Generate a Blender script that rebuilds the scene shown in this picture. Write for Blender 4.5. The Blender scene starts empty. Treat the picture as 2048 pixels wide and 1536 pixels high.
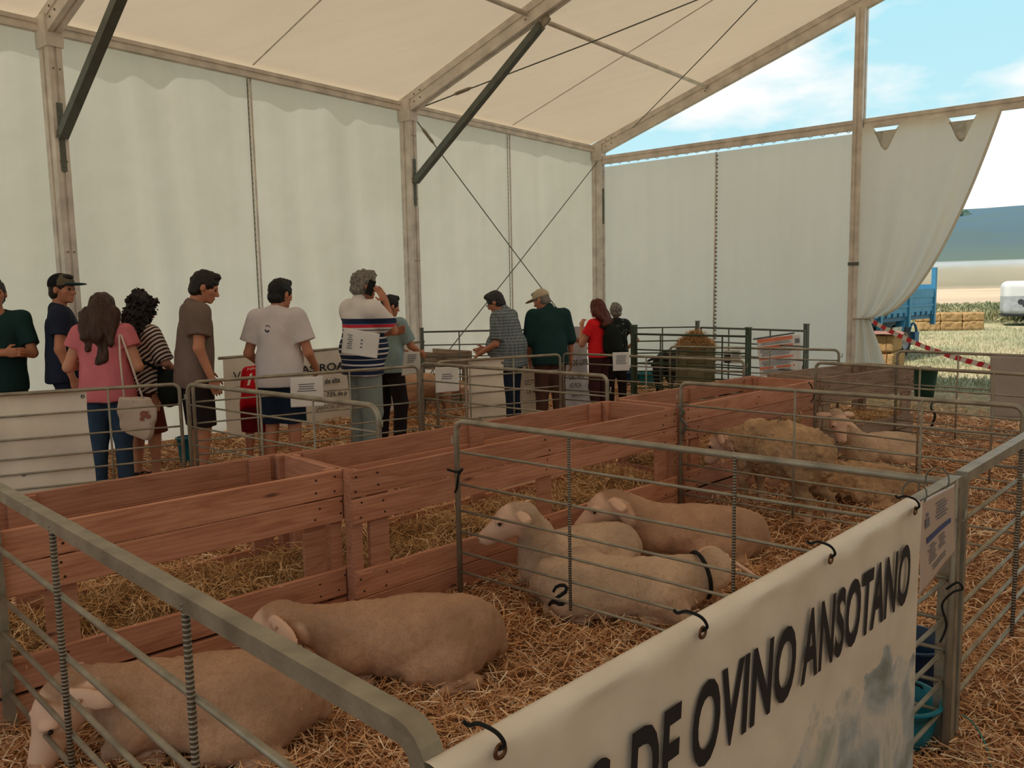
import bpy, math, random
import numpy as np
from mathutils import Vector, Matrix
random.seed(7); RNG = np.random.default_rng(11)
SC = bpy.context.scene
PI = math.pi

# ---------------------------------------------------------------- camera
F_PX, PITCH, ROLL, CAM_H = 1619.9, math.radians(6.47), math.radians(1.072), 1.66
_cp, _sp, _cr, _sr = math.cos(PITCH), math.sin(PITCH), math.cos(ROLL), math.sin(ROLL)
CM = np.array([[1, 0, 0], [0, _cp, _sp], [0, -_sp, _cp]]) @ np.array([[_cr, -_sr, 0], [_sr, _cr, 0], [0, 0, 1]])
def _dirw(c):
    l = CM @ np.array(c, float)
    return Vector((l[0], l[2], -l[1]))
cam_d = bpy.data.cameras.new('camera'); cam = bpy.data.objects.new('camera', cam_d)
SC.collection.objects.link(cam); SC.camera = cam
cam_d.sensor_width = 36.0; cam_d.lens = F_PX / 2048 * 36.0; cam_d.clip_end = 5000; cam_d.clip_start = 0.05
_x, _y, _z = _dirw((1, 0, 0)), _dirw((0, -1, 0)), _dirw((0, 0, -1))
cam.matrix_world = Matrix(((_x.x, _y.x, _z.x, 0), (_x.y, _y.y, _z.y, 0), (_x.z, _y.z, _z.z, CAM_H), (0, 0, 0, 1)))

# ---------------------------------------------------------------- sky, sun, exposure
SC.view_settings.view_transform = 'Standard'; SC.view_settings.look = 'None'
SC.view_settings.exposure = 0.0; SC.view_settings.gamma = 1.0; SC.view_settings.use_curve_mapping = False
SC.cycles.use_denoising = True
SC.cycles.max_bounces = 8; SC.cycles.diffuse_bounces = 5; SC.cycles.transmission_bounces = 6
SC.cycles.sample_clamp_indirect = 6.0
wd = bpy.data.worlds.new('sky'); SC.world = wd; wd.use_nodes = True
nt = wd.node_tree; nt.nodes.clear()
def N(t, **kw):
    n = nt.nodes.new(t)
    for k, v in kw.items(): setattr(n, k, v)
    return n
L = lambda a, b: nt.links.new(a, b)
wo = N('ShaderNodeOutputWorld'); bg = N('ShaderNodeBackground'); tc = N('ShaderNodeTexCoord'); sx = N('ShaderNodeSeparateXYZ')
L(tc.outputs['Generated'], sx.inputs[0])
gr = N('ShaderNodeValToRGB'); gr.color_ramp.elements[0].position = 0.0; gr.color_ramp.elements[0].color = (0.82, 0.95, 0.98, 1)
gr.color_ramp.elements[1].position = 0.85; gr.color_ramp.elements[1].color = (0.16, 0.42, 0.74, 1)
e = gr.color_ramp.elements.new(0.16); e.color = (0.60, 0.95, 1.04, 1)
e = gr.color_ramp.elements.new(0.38); e.color = (0.46, 0.88, 1.02, 1)
L(sx.outputs[2], gr.inputs[0])
mp = N('ShaderNodeMapping'); mp.inputs['Scale'].default_value = (1.0, 1.0, 2.4); mp.inputs['Location'].default_value = (0.35, 0.2, 0.1)
L(tc.outputs['Generated'], mp.inputs[0])
ns = N('ShaderNodeTexNoise'); ns.inputs['Scale'].default_value = 3.6; ns.inputs['Detail'].default_value = 5; ns.inputs['Roughness'].default_value = 0.55
L(mp.outputs[0], ns.inputs[0])
cr_ = N('ShaderNodeValToRGB'); cr_.color_ramp.elements[0].position = 0.45; cr_.color_ramp.elements[1].position = 0.57
L(ns.outputs[0], cr_.inputs[0])
mx = N('ShaderNodeMixRGB'); mx.inputs[2].default_value = (1.12, 1.12, 1.10, 1)
L(cr_.outputs[0], mx.inputs[0]); L(gr.outputs[0], mx.inputs[1])
L(mx.outputs[0], bg.inputs[0]); bg.inputs[1].default_value = 0.92; L(bg.outputs[0], wo.inputs[0])
sun_d = bpy.data.lights.new('sun', 'SUN'); sun_d.energy = 4.6; sun_d.angle = math.radians(0.6); sun_d.color = (1, 0.93, 0.82)
sun = bpy.data.objects.new('sun', sun_d); SC.collection.objects.link(sun)
# high summer sun over the back-left of the camera
sv = Vector((-0.42, -0.18, 0.89)); sun.rotation_euler = sv.to_track_quat('Z', 'Y').to_euler()

# ---------------------------------------------------------------- coordinates
def ray(u, v):
    d = CM @ np.array([(u - 1024) / F_PX, (v - 768) / F_PX, 1.0]); return np.array([d[0], d[2], -d[1]])
def at(u, v, z=0.0):            # point at height z
    d = ray(u, v); t = (z - CAM_H) / d[2]; return np.array([d[0] * t, d[1] * t, z])
def atd(u, v, dist):            # point at forward distance
    d = ray(u, v); t = dist / d[1]; return np.array([d[0] * t, dist, CAM_H + d[2] * t])
TA = math.radians(39.42); D1 = np.array([math.sin(TA), math.cos(TA)]); D2 = np.array([-math.cos(TA), math.sin(TA)])
TW_W, TG = 9.0, 13.55
def T(s, k, z=0.0):             # tent frame: s along the long wall, k inwards from it
    p = D1 * s + D2 * (TW_W - k); return np.array([p[0], p[1], z])
# value noise
_nz = RNG.random((64, 64))
def vnoise(x, y, sc):
    x = np.asarray(x, float) / sc + 100; y = np.asarray(y, float) / sc + 100
    i = np.floor(x).astype(int); j = np.floor(y).astype(int); fx = x - i; fy = y - j
    fx = fx * fx * (3 - 2 * fx); fy = fy * fy * (3 - 2 * fy)
    g = lambda a, b: _nz[a % 64, b % 64]
    return (g(i, j) * (1 - fx) * (1 - fy) + g(i + 1, j) * fx * (1 - fy) + g(i, j + 1) * (1 - fx) * fy + g(i + 1, j + 1) * fx * fy)
def ground_h(x, y):
    return 0.035 * vnoise(x, y, 0.55) + 0.025 * vnoise(x + 9, y, 0.2) - 0.02

# ---------------------------------------------------------------- materials
def lin(c): return tuple((x / 255 / 12.92) if x / 255 <= 0.04045 else ((x / 255 + 0.055) / 1.055) ** 2.4 for x in c)
def hexc(*c): return lin(c) + (1,)
class Mat:
    def __init__(s, name):
        s.m = bpy.data.materials.new(name); s.m.use_nodes = True; s.t = s.m.node_tree; s.t.nodes.clear()
        s.out = s.n('ShaderNodeOutputMaterial')
    def n(s, t, ins=None, **kw):
        x = s.t.nodes.new(t)
        for k, v in kw.items(): setattr(x, k, v)
        for k, v in (ins or {}).items():
            if hasattr(v, 'is_output') or isinstance(v, bpy.types.NodeSocket): s.t.links.new(v, x.inputs[k])
            else: x.inputs[k].default_value = v
        return x
    def ramp(s, fac, stops, const=False):
        r = s.n('ShaderNodeValToRGB', {0: fac}); cr = r.color_ramp
        if const: cr.interpolation = 'CONSTANT'
        cr.elements[0].position = stops[0][0]; cr.elements[0].color = stops[0][1]
        cr.elements[1].position = stops[-1][0]; cr.elements[1].color = stops[-1][1]
        for p, c in stops[1:-1]: cr.elements.new(p).color = c
        return r.outputs[0]
    def coord(s, kind='Object', scale=(1, 1, 1), rnd=False):
        c = s.n('ShaderNodeTexCoord').outputs[kind]
        m = s.n('ShaderNodeMapping', {0: c, 'Scale': scale})
        if rnd:
            oi = s.n('ShaderNodeObjectInfo'); mu = s.n('ShaderNodeMath', {0: oi.outputs['Random'], 1: 37.0}, operation='MULTIPLY')
            s.t.links.new(mu.outputs[0], m.inputs['Location'])
        return m.outputs[0]
    def noise(s, vec, scale, detail=3, rough=0.5, dist=0.0):
        return s.n('ShaderNodeTexNoise', {'Vector': vec, 'Scale': scale, 'Detail': detail, 'Roughness': rough, 'Distortion': dist}).outputs[0]
    def mix(s, f, a, b, mode='MIX'):
        return s.n('ShaderNodeMixRGB', {0: f, 1: a, 2: b}, blend_type=mode).outputs[0]
    def bump(s, h, st, d):
        return s.n('ShaderNodeBump', {'Height': h, 'Strength': st, 'Distance': d}).outputs[0]
    def pbr(s, col, rough=0.8, metal=0.0, normal=None, spec=0.3, **kw):
        ins = {'Base Color': col, 'Roughness': rough, 'Metallic': metal, 'Specular IOR Level': spec}; ins.update(kw)
        p = s.n('ShaderNodeBsdfPrincipled', ins)
        if normal is not None: s.t.links.new(normal, p.inputs['Normal'])
        s.t.links.new(p.outputs[0], s.out.inputs[0]); return s.m
_mc = {}
def plain(name, c, rough=0.8, metal=0.0, var=0.12, nscale=6, bump=0.0, bscale=60, spec=0.3):
    if name in _mc: return _mc[name]
    M = Mat(name); co = M.coord(); a = hexc(*c); d = tuple(x * (1 - var * 2) for x in a[:3]) + (1,); b = tuple(min(1, x * (1 + var)) for x in a[:3]) + (1,)
    col = M.ramp(M.noise(co, nscale, 4), [(0.3, d), (0.7, b)])
    nm = M.bump(M.noise(co, bscale, 3), bump, 0.01) if bump else None
    _mc[name] = M.pbr(col, rough, metal, nm, spec); return _mc[name]
def fabric(name, refl, trans, stain=0.1, sc=0.5):
    M = Mat(name); co = M.coord()
    n1 = M.ramp(M.noise(co, sc, 5, 0.6), [(0.3, (1 - stain, 1 - stain, 1 - stain * 1.3, 1)), (0.65, (1, 1, 1, 1))])
    cr2 = M.coord('Object', (0.35, 6, 0.2)); n2 = M.ramp(M.noise(cr2, 1.6, 3), [(0.35, (0.975, 0.975, 0.97, 1)), (0.6, (1, 1, 1, 1))])
    f = M.mix(1.0, n1, n2, 'MULTIPLY')
    a = M.mix(1.0, refl + (1,), f, 'MULTIPLY'); b = M.mix(1.0, trans + (1,), f, 'MULTIPLY')
    nm = M.bump(M.noise(co, 2.2, 4), 0.25, 0.06)
    d = M.n('ShaderNodeBsdfDiffuse', {'Color': a, 'Normal': nm}); t = M.n('ShaderNodeBsdfTranslucent', {'Color': b, 'Normal': nm})
    s = M.n('ShaderNodeAddShader', {0: d.outputs[0], 1: t.outputs[0]}); M.t.links.new(s.outputs[0], M.out.inputs[0]); return M.m

ROOF = fabric('roof_canvas', (0.42, 0.34, 0.25), (0.218, 0.172, 0.122), 0.05)
WALLB = fabric('end_wall_canvas', (0.48, 0.46, 0.41), (0.40, 0.385, 0.345), 0.06)
WALL = fabric('wall_canvas', (0.46, 0.43, 0.37), (0.318, 0.308, 0.276), 0.10)
CURT = fabric('curtain_canvas', (0.46, 0.44, 0.39), (0.36, 0.34, 0.31), 0.08)
SKIRT = plain('stained_hem_canvas', (165, 158, 142))
ALU = plain('weathered_aluminium', (222, 214, 206), 0.55, 0.05, 0.12, 5)
DARKSEAM = plain('dark_seam_strip', (120, 112, 96))  # dark tone of the lacing, bolts and bolt holes
GALV = plain('galvanised_tube', (158, 150, 134), 0.48, 0.55, 0.16, 9, 0.15, 90)
GALVD = plain('galvanised_brace', (104, 110, 104), 0.5, 0.5, 0.1, 7)
GREENP = plain('weathered_green_paint', (70, 82, 66), 0.6, 0.2)
BLACK = plain('black_cord', (18, 20, 20), 0.7)
def wood_mat(name, c1, c2, c3):
    M = Mat(name); co = M.coord('Object', (1.2, 9, 9), True)
    w = M.noise(co, 2.2, 6, 0.55, 1.2)
    col = M.ramp(w, [(0.28, hexc(*c1)), (0.5, hexc(*c2)), (0.75, hexc(*c3))])
    ring = M.n('ShaderNodeTexWave', {'Vector': co, 'Scale': 1.6, 'Distortion': 7.0, 'Detail': 3.0, 'Detail Scale': 0.6}, bands_direction='Z').outputs[0]
    col = M.mix(M.ramp(ring, [(0.0, (0.22, 0.22, 0.22, 1)), (0.3, (0, 0, 0, 1))]), col, hexc(*[x * 0.66 for x in c1]))
    kn = M.n('ShaderNodeTexVoronoi', {'Vector': M.coord('Object', (1.3, 5.5, 5.5), True), 'Scale': 1.15}).outputs[0]
    col = M.mix(M.ramp(kn, [(0.03, (0.8, 0.8, 0.8, 1)), (0.085, (0, 0, 0, 1))]), col, hexc(*[x * 0.45 for x in c1]))
    oi = M.n('ShaderNodeObjectInfo')
    tint = M.ramp(oi.outputs['Random'], [(0, (0.80, 0.78, 0.78, 1)), (1, (1.12, 1.1, 1.05, 1))])
    col = M.mix(1.0, col, tint, 'MULTIPLY')
    return M.pbr(col, 0.75, 0, M.bump(w, 0.2, 0.003), 0.25)
WOOD = wood_mat('larch_boards', (164, 108, 84), (190, 134, 108), (202, 148, 122))
WOODG = wood_mat('greyed_boards', (122, 100, 86), (158, 134, 116), (178, 155, 138))
PLY = wood_mat('grey_green_plywood', (98, 92, 68), (118, 112, 84), (132, 126, 98))
def straw_mat(name, stops):
    M = Mat(name); a = M.n('ShaderNodeAttribute', attribute_name='rnd').outputs['Fac']
    return M.pbr(M.ramp(a, stops), 0.7, 0, None, 0.25)
STRAW = straw_mat('straw_stalks', [(0, hexc(140, 92, 58)), (0.35, hexc(204, 148, 102)), (0.7, hexc(236, 188, 140)), (1, hexc(255, 234, 204))])
HAY = straw_mat('hay_stalks', [(0, hexc(140, 104, 62)), (0.4, hexc(190, 146, 96)), (0.8, hexc(224, 182, 130)), (1, hexc(252, 226, 184))])
GRASSB = straw_mat('grass_blades', [(0, hexc(96, 110, 74)), (0.5, hexc(138, 142, 104)), (1, hexc(186, 172, 136))])
def ground_mat():
    M = Mat('trodden_straw'); co = M.coord('Object'); n = M.noise(co, 22, 6, 0.7, 1.5); n2 = M.noise(co, 2.0, 3)
    col = M.ramp(n, [(0.3, hexc(104, 70, 46)), (0.55, hexc(168, 120, 82)), (0.75, hexc(208, 160, 114))])
    col = M.mix(M.ramp(n2, [(0.4, (0, 0, 0, 1)), (0.7, (0.35, 0.35, 0.35, 1))]), col, hexc(120, 82, 50))
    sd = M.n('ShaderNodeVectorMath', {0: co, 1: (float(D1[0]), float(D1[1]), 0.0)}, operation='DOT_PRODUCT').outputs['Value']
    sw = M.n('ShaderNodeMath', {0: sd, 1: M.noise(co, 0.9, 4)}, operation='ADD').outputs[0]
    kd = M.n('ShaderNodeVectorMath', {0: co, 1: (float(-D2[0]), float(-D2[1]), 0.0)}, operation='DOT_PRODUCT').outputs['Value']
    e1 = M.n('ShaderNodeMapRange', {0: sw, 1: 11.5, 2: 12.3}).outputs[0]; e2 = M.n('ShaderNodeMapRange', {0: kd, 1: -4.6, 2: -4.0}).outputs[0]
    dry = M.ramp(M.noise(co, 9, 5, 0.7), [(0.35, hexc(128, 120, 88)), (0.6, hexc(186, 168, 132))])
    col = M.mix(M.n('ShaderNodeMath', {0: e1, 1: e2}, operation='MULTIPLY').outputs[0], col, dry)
    return M.pbr(col, 0.9, 0, M.bump(n, 0.8, 0.03), 0.1)
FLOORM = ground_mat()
WHITEP = plain('white_paper', (226, 222, 218), 0.7, var=0.02)
VINYL = plain('white_vinyl', (226, 218, 206), 0.45, var=0.05, nscale=3)
INK = plain('dark_print', (40, 40, 44), 0.6, var=0.02)
GREYINK = plain('grey_print', (120, 120, 128), 0.6, var=0.02)
NAIL = plain('nail_head', (60, 36, 26), 0.6)

# ---------------------------------------------------------------- object helpers
def new_mesh(name, V, Fc, mat, smooth=False):
    me = bpy.data.meshes.new(name); me.from_pydata([tuple(map(float, v)) for v in V], [], Fc); 
    if smooth: me.polygons.foreach_set('use_smooth', [True] * len(me.polygons))
    if mat is not None: me.materials.append(mat)
    me.update(); return me
def fast_mesh(name, V, tris=None, quads=None, mats=(), smooth=True, flip=False):
    me = bpy.data.meshes.new(name); V = np.asarray(V, np.float32); me.vertices.add(len(V)); me.vertices.foreach_set('co', V.ravel())
    nt_ = 0 if tris is None else len(tris); nq = 0 if quads is None else len(quads)
    idx = []
    if nt_: idx.append((tris[:, ::-1] if flip else tris).ravel())
    if nq: idx.append((quads[:, ::-1] if flip else quads).ravel())
    idx = np.concatenate(idx).astype(np.int32)
    me.loops.add(len(idx)); me.loops.foreach_set('vertex_index', idx); me.polygons.add(nt_ + nq)
    st = np.concatenate([np.arange(nt_) * 3, nt_ * 3 + np.arange(nq) * 4]).astype(np.int32)
    me.polygons.foreach_set('loop_start', st)
    me.polygons.foreach_set('use_smooth', np.full(nt_ + nq, smooth)); me.update(calc_edges=True); me.validate()
    for m in mats: me.materials.append(m)
    return me
def link(name, me, parent=None, loc=None, rotz=None, kind=None):
    o = bpy.data.objects.new(name, me); SC.collection.objects.link(o)
    if parent is not None: o.parent = parent
    if loc is not None: o.location = tuple(map(float, loc))
    if rotz is not None: o.rotation_euler = (0, 0, rotz)
    if kind: o['kind'] = kind
    return o
def tag(o, label, cat, group=None):
    o['label'] = label; o['category'] = cat
    if group: o['group'] = group
    return o
def thing(name, label, cat, loc=(0, 0, 0), rotz=0.0, group=None):
    o = link(name, None, None, loc, rotz); o.empty_display_size = 0.1; return tag(o, label, cat, group)
def copy_tree(o, loc=None, rotz=None, label=None, parent=None):
    c = o.copy(); SC.collection.objects.link(c)
    if parent is not None: c.parent = parent
    if loc is not None: c.location = tuple(map(float, loc))
    if rotz is not None: c.rotation_euler = (0, 0, rotz)
    if label: c['label'] = label
    for ch in list(o.children): copy_tree(ch, parent=c)
    return c
class MB:
    def __init__(s): s.V = []; s.F = []
    def box(s, lo, hi, M=None):
        b = len(s.V); x0, y0, z0 = lo; x1, y1, z1 = hi
        P = [(x0, y0, z0), (x1, y0, z0), (x1, y1, z0), (x0, y1, z0), (x0, y0, z1), (x1, y0, z1), (x1, y1, z1), (x0, y1, z1)]
        if M is not None: P = [tuple(M @ Vector(p)) for p in P]
        s.V += P; s.F += [tuple(b + i for i in f) for f in ((0, 3, 2, 1), (4, 5, 6, 7), (0, 1, 5, 4), (1, 2, 6, 5), (2, 3, 7, 6), (3, 0, 4, 7))]; return s
    def prism(s, poly, p0, p1, up=(0, 0, 1)):   # poly in (side, up) coords swept p0->p1
        p0 = Vector(p0); p1 = Vector(p1); d = (p1 - p0).normalized(); u = Vector(up); sd = d.cross(u).normalized(); u = sd.cross(d)
        b = len(s.V); n = len(poly)
        for P in (p0, p1):
            for a, c in poly: s.V.append(tuple(P + sd * a + u * c))
        s.F += [(b + i, b + (i + 1) % n, b + n + (i + 1) % n, b + n + i) for i in range(n)]
        s.F += [tuple(b + i for i in range(n - 1, -1, -1)), tuple(b + n + i for i in range(n))]; return s
    def beam(s, p0, p1, w, h, up=(0, 0, 1)):
        return s.prism([(-w / 2, -h / 2), (w / 2, -h / 2), (w / 2, h / 2), (-w / 2, h / 2)], p0, p1, up)
    def tube(s, pts, r, n=8, rs=None, closed=False):
        pts = [Vector(p) for p in pts]; b = len(s.V); m = len(pts); pu = None
        for i, p in enumerate(pts):
            if closed: t = pts[(i + 1) % m] - pts[i - 1]
            else: t = pts[min(i + 1, m - 1)] - pts[max(i - 1, 0)]
            t = t.normalized() if t.length > 1e-9 else Vector((0, 0, 1))
            if pu is None: pu = t.orthogonal().normalized()
            pu = (pu - t * pu.dot(t)); pu = pu.normalized() if pu.length > 1e-6 else t.orthogonal().normalized()
            q = t.cross(pu); rr = rs[i] if rs else r
            for k in range(n):
                a = 2 * PI * k / n; s.V.append(tuple(p + (pu * math.cos(a) + q * math.sin(a)) * rr))
        for i in range(m if closed else m - 1):
            j = (i + 1) % m
            for k in range(n): s.F.append((b + i * n + k, b + i * n + (k + 1) % n, b + j * n + (k + 1) % n, b + j * n + k))
        if not closed:
            s.F.append(tuple(b + k for k in range(n - 1, -1, -1))); s.F.append(tuple(b + (m - 1) * n + k for k in range(n)))
        return s
    def lathe(s, prof, c=(0, 0, 0), n=24, M=None):
        b = len(s.V)
        for r, z in prof:
            for k in range(n):
                a = 2 * PI * k / n; p = Vector((c[0] + r * math.cos(a), c[1] + r * math.sin(a), c[2] + z)); s.V.append(tuple(M @ p if M is not None else p))
        for i in range(len(prof) - 1):
            for k in range(n): s.F.append((b + i * n + k, b + i * n + (k + 1) % n, b + (i + 1) * n + (k + 1) % n, b + (i + 1) * n + k))
        return s
    def grid(s, fn, nu, nv):
        b = len(s.V)
        for j in range(nv + 1):
            for i in range(nu + 1): s.V.append(tuple(fn(i / nu, j / nv)))
        for j in range(nv):
            for i in range(nu):
                a = b + j * (nu + 1) + i; s.F.append((a, a + 1, a + nu + 2, a + nu + 1))
        return s
    def build(s, name, mat, parent=None, smooth=False, loc=None, rotz=None, kind=None):
        return link(name, new_mesh(name, s.V, s.F, mat, smooth), parent, loc, rotz, kind)
def strands(name, P, az, pitch, ln, wd_, mat, parent=None, bend=0.25, kind='stuff', rnd=None):
    n = len(P); P = np.asarray(P, float)
    d = np.stack([np.cos(az) * np.cos(pitch), np.sin(az) * np.cos(pitch), np.sin(pitch)], 1)
    sd = np.stack([-np.sin(az), np.cos(az), RNG.normal(0, 0.5, n)], 1); sd /= np.linalg.norm(sd, axis=1)[:, None]
    kb = RNG.normal(0, bend, n)[:, None]; up = np.array([[0, 0, 1.0]]); kz = RNG.normal(0, bend * 0.5, n)[:, None]
    ln = ln[:, None]; w = wd_[:, None] / 2
    A = P - d * ln / 2; C = P + d * ln / 2; B = P + sd * ln * kb * 0.5 + up * ln * kz * 0.5
    V = np.stack([A - sd * w, A + sd * w, B - sd * w, B + sd * w, C - sd * w * 0.6, C + sd * w * 0.6], 1).reshape(-1, 3)
    q = (np.arange(n) * 6)[:, None]; quads = np.concatenate([q + [0, 1, 3, 2], q + [2, 3, 5, 4]], 1).reshape(-1, 4)
    me = fast_mesh(name, V, None, quads, (mat,), False)
    at_ = me.attributes.new('rnd', 'FLOAT', 'POINT'); r = RNG.random(n) if rnd is None else rnd
    at_.data.foreach_set('value', np.repeat(r, 6).astype(np.float32))
    return link(name, me, parent, kind=kind)
_fonts = {}
def text_mesh(body, w, h, shear=0.0, bold=0.0, depth=0.0006, fit=True, space=1.0):
    cu = bpy.data.curves.new('t', 'FONT'); cu.body = body; cu.shear = shear; cu.offset = bold; cu.size = 1.0; cu.space_character = space; cu.resolution_u = 4
    o = bpy.data.objects.new('t', cu); SC.collection.objects.link(o); dg = bpy.context.evaluated_depsgraph_get()
    me = bpy.data.meshes.new_from_object(o.evaluated_get(dg)); bpy.data.objects.remove(o); bpy.data.curves.remove(cu)
    n = len(me.vertices); co = np.empty(n * 3, np.float32); me.vertices.foreach_get('co', co); co = co.reshape(-1, 3)
    F_ = [tuple(p.vertices) for p in me.polygons]; bpy.data.meshes.remove(me)
    lo = co.min(0); hi = co.max(0); sy = h / (hi[1] - lo[1]); sxx = w / (hi[0] - lo[0]) if w else sy
    return (co[:, 0] - lo[0]) * sxx, (co[:, 1] - lo[1]) * sy, F_
def add_text(mb, body, x0, z0, w, h, y=-0.003, **kw):   # text standing in the x-z plane, read from -y
    X, Z, F_ = text_mesh(body, w, h, **kw); b = len(mb.V)
    mb.V += [(x0 + a, y, z0 + c) for a, c in zip(X.tolist(), Z.tolist())]; mb.F += [tuple(b + i for i in f) for f in F_]
def seg_frame(p0, p1):
    dx, dy = p1[0] - p0[0], p1[1] - p0[1]; return (p0[0], p0[1], 0.0), math.atan2(dy, dx), math.hypot(dx, dy)
# ---------------------------------------------------------------- smooth solid modelling for bodies
import openvdb
class Solid:
    BG = 0.05
    def __init__(s, lo, hi, v):
        s.lo = np.array(lo, float); s.v = v; s.n = np.ceil((np.array(hi, float) - s.lo) / v).astype(int) + 1
        s.a = np.full(s.n, s.BG, np.float32); s.ax = [s.lo[i] + v * np.arange(s.n[i]) for i in range(3)]
    def _win(s, lo, hi):
        i0 = np.clip(np.floor((np.array(lo) - s.lo) / s.v).astype(int), 0, s.n); i1 = np.clip(np.ceil((np.array(hi) - s.lo) / s.v).astype(int) + 1, 0, s.n)
        if (i1 <= i0).any(): return None
        sl = tuple(slice(i0[k], i1[k]) for k in range(3))
        X = s.ax[0][sl[0]][:, None, None]; Y = s.ax[1][sl[1]][None, :, None]; Z = s.ax[2][sl[2]][None, None, :]
        return sl, X, Y, Z
    def _put(s, sl, d, k, mode):
        a = s.a[sl]
        if mode == 'sub': 
            h = np.maximum(k - np.abs(a + d), 0) / k if k > 0 else 0; s.a[sl] = np.maximum(a, -d) + (h * h * k / 4 if k > 0 else 0); return
        if k > 0: h = np.maximum(k - np.abs(a - d), 0) / k; s.a[sl] = np.minimum(a, d) - h * h * k / 4
        else: s.a[sl] = np.minimum(a, d)
    def cone(s, a, b, ra, rb, k=0.02, clip=None, mode='add'):
        a = np.array(a, float); b = np.array(b, float); m = max(ra, rb) + k + 0.03
        w = s._win(np.minimum(a, b) - m, np.maximum(a, b) + m)
        if w is None: return s
        sl, X, Y, Z = w; ba = b - a; L2 = float(ba @ ba) or 1e-9
        h = np.clip(((X - a[0]) * ba[0] + (Y - a[1]) * ba[1] + (Z - a[2]) * ba[2]) / L2, 0, 1)
        d = np.sqrt((X - a[0] - h * ba[0]) ** 2 + (Y - a[1] - h * ba[1]) ** 2 + (Z - a[2] - h * ba[2]) ** 2) - (ra + (rb - ra) * h)
        if clip is not None:
            p, n = clip; d = np.maximum(d, (X - p[0]) * n[0] + (Y - p[1]) * n[1] + (Z - p[2]) * n[2])
        s._put(sl, d.astype(np.float32), k, mode); return s
    def ell(s, c, r, k=0.02, R=None, mode='add', clip=None):
        c = np.array(c, float); r = np.array(r, float); m = max(r) + k + 0.03; w = s._win(c - m, c + m)
        if w is None: return s
        sl, X, Y, Z = w; X = X - c[0]; Y = Y - c[1]; Z = Z - c[2]
        if R is not None:
            x = R[0, 0] * X + R[1, 0] * Y + R[2, 0] * Z; y = R[0, 1] * X + R[1, 1] * Y + R[2, 1] * Z; z = R[0, 2] * X + R[1, 2] * Y + R[2, 2] * Z
        else: x, y, z = X, Y, Z
        k0 = np.sqrt((x / r[0]) ** 2 + (y / r[1]) ** 2 + (z / r[2]) ** 2); k1 = np.sqrt((x / r[0] ** 2) ** 2 + (y / r[1] ** 2) ** 2 + (z / r[2] ** 2) ** 2) + 1e-9
        d = k0 * (k0 - 1) / k1
        if clip is not None:
            for p, n in clip: d = np.maximum(d, (X + c[0] - p[0]) * n[0] + (Y + c[1] - p[1]) * n[1] + (Z + c[2] - p[2]) * n[2])
        s._put(sl, np.minimum(d, s.BG).astype(np.float32), k, mode); return s
    def plane(s, p, n):      # keep the side the normal points away from
        n = np.array(n, float); n /= np.linalg.norm(n)
        X = s.ax[0][:, None, None]; Y = s.ax[1][None, :, None]; Z = s.ax[2][None, None, :]
        s.a = np.maximum(s.a, ((X - p[0]) * n[0] + (Y - p[1]) * n[1] + (Z - p[2]) * n[2]).astype(np.float32)); return s
    def noise(s, sc, amp, seed=1, stretch=(1, 1, 1)):
        g = np.random.default_rng(abs(int(seed))); idx = []
        for i in range(3):
            t = np.arange(s.n[i]) * s.v / (sc * stretch[i]); j = np.floor(t).astype(int); f = (t - j); idx.append((j, (f * f * (3 - 2 * f)).astype(np.float32)))
        R = g.random(tuple(int(idx[i][0].max()) + 2 for i in range(3))).astype(np.float32) - 0.5
        A = R
        for i in range(3):
            j, f = idx[i]; sh = [1, 1, 1]; sh[i] = -1; f = f.reshape(sh); A = np.take(A, j, i) * (1 - f) + np.take(A, j + 1, i) * f
        s.a += A * (2 * amp); return s
    def mesh(s, adapt=0.0):
        g = openvdb.FloatGrid(s.BG)
        a = s.a; a[0] = a[-1] = s.BG; a[:, 0] = a[:, -1] = s.BG; a[:, :, 0] = a[:, :, -1] = s.BG
        g.copyFromArray(np.ascontiguousarray(np.clip(a, -s.BG, s.BG)))
        P, tr, qd = g.convertToPolygons(0.0, adapt)
        return np.asarray(P) * s.v + s.lo, np.asarray(tr).reshape(-1, 3), np.asarray(qd).reshape(-1, 4)
def solid_obj(name, sol, mats, parent, scale=1.0, adapt=0.0, matfn=None, kind=None, maskfn=None):
    V, tr, qd = sol.mesh(adapt)
    me = fast_mesh(name, V * scale, tr if len(tr) else None, qd if len(qd) else None, mats, True, flip=True)
    if maskfn is not None:
        at_ = me.attributes.new('mask', 'FLOAT', 'POINT'); at_.data.foreach_set('value', maskfn(V).astype(np.float32))
    if matfn is not None:
        n = len(me.polygons); c = np.empty(n * 3, np.float32); me.polygons.foreach_get('center', c)
        me.polygons.foreach_set('material_index', matfn(c.reshape(-1, 3) / scale).astype(np.int32))
    return link(name, me, parent, kind=kind)
def rot(yaw=0, pitch=0, roll=0):   # yaw>0 turns towards +x from +y; pitch>0 looks up; roll about y
    y, p, r = -yaw, pitch, roll
    Rz = np.array([[math.cos(y), -math.sin(y), 0], [math.sin(y), math.cos(y), 0], [0, 0, 1]])
    Rx = np.array([[1, 0, 0], [0, math.cos(p), -math.sin(p)], [0, math.sin(p), math.cos(p)]])
    Ry = np.array([[math.cos(r), 0, math.sin(r)], [0, 1, 0], [-math.sin(r), 0, math.cos(r)]])
    return Rz @ Rx @ Ry
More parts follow.
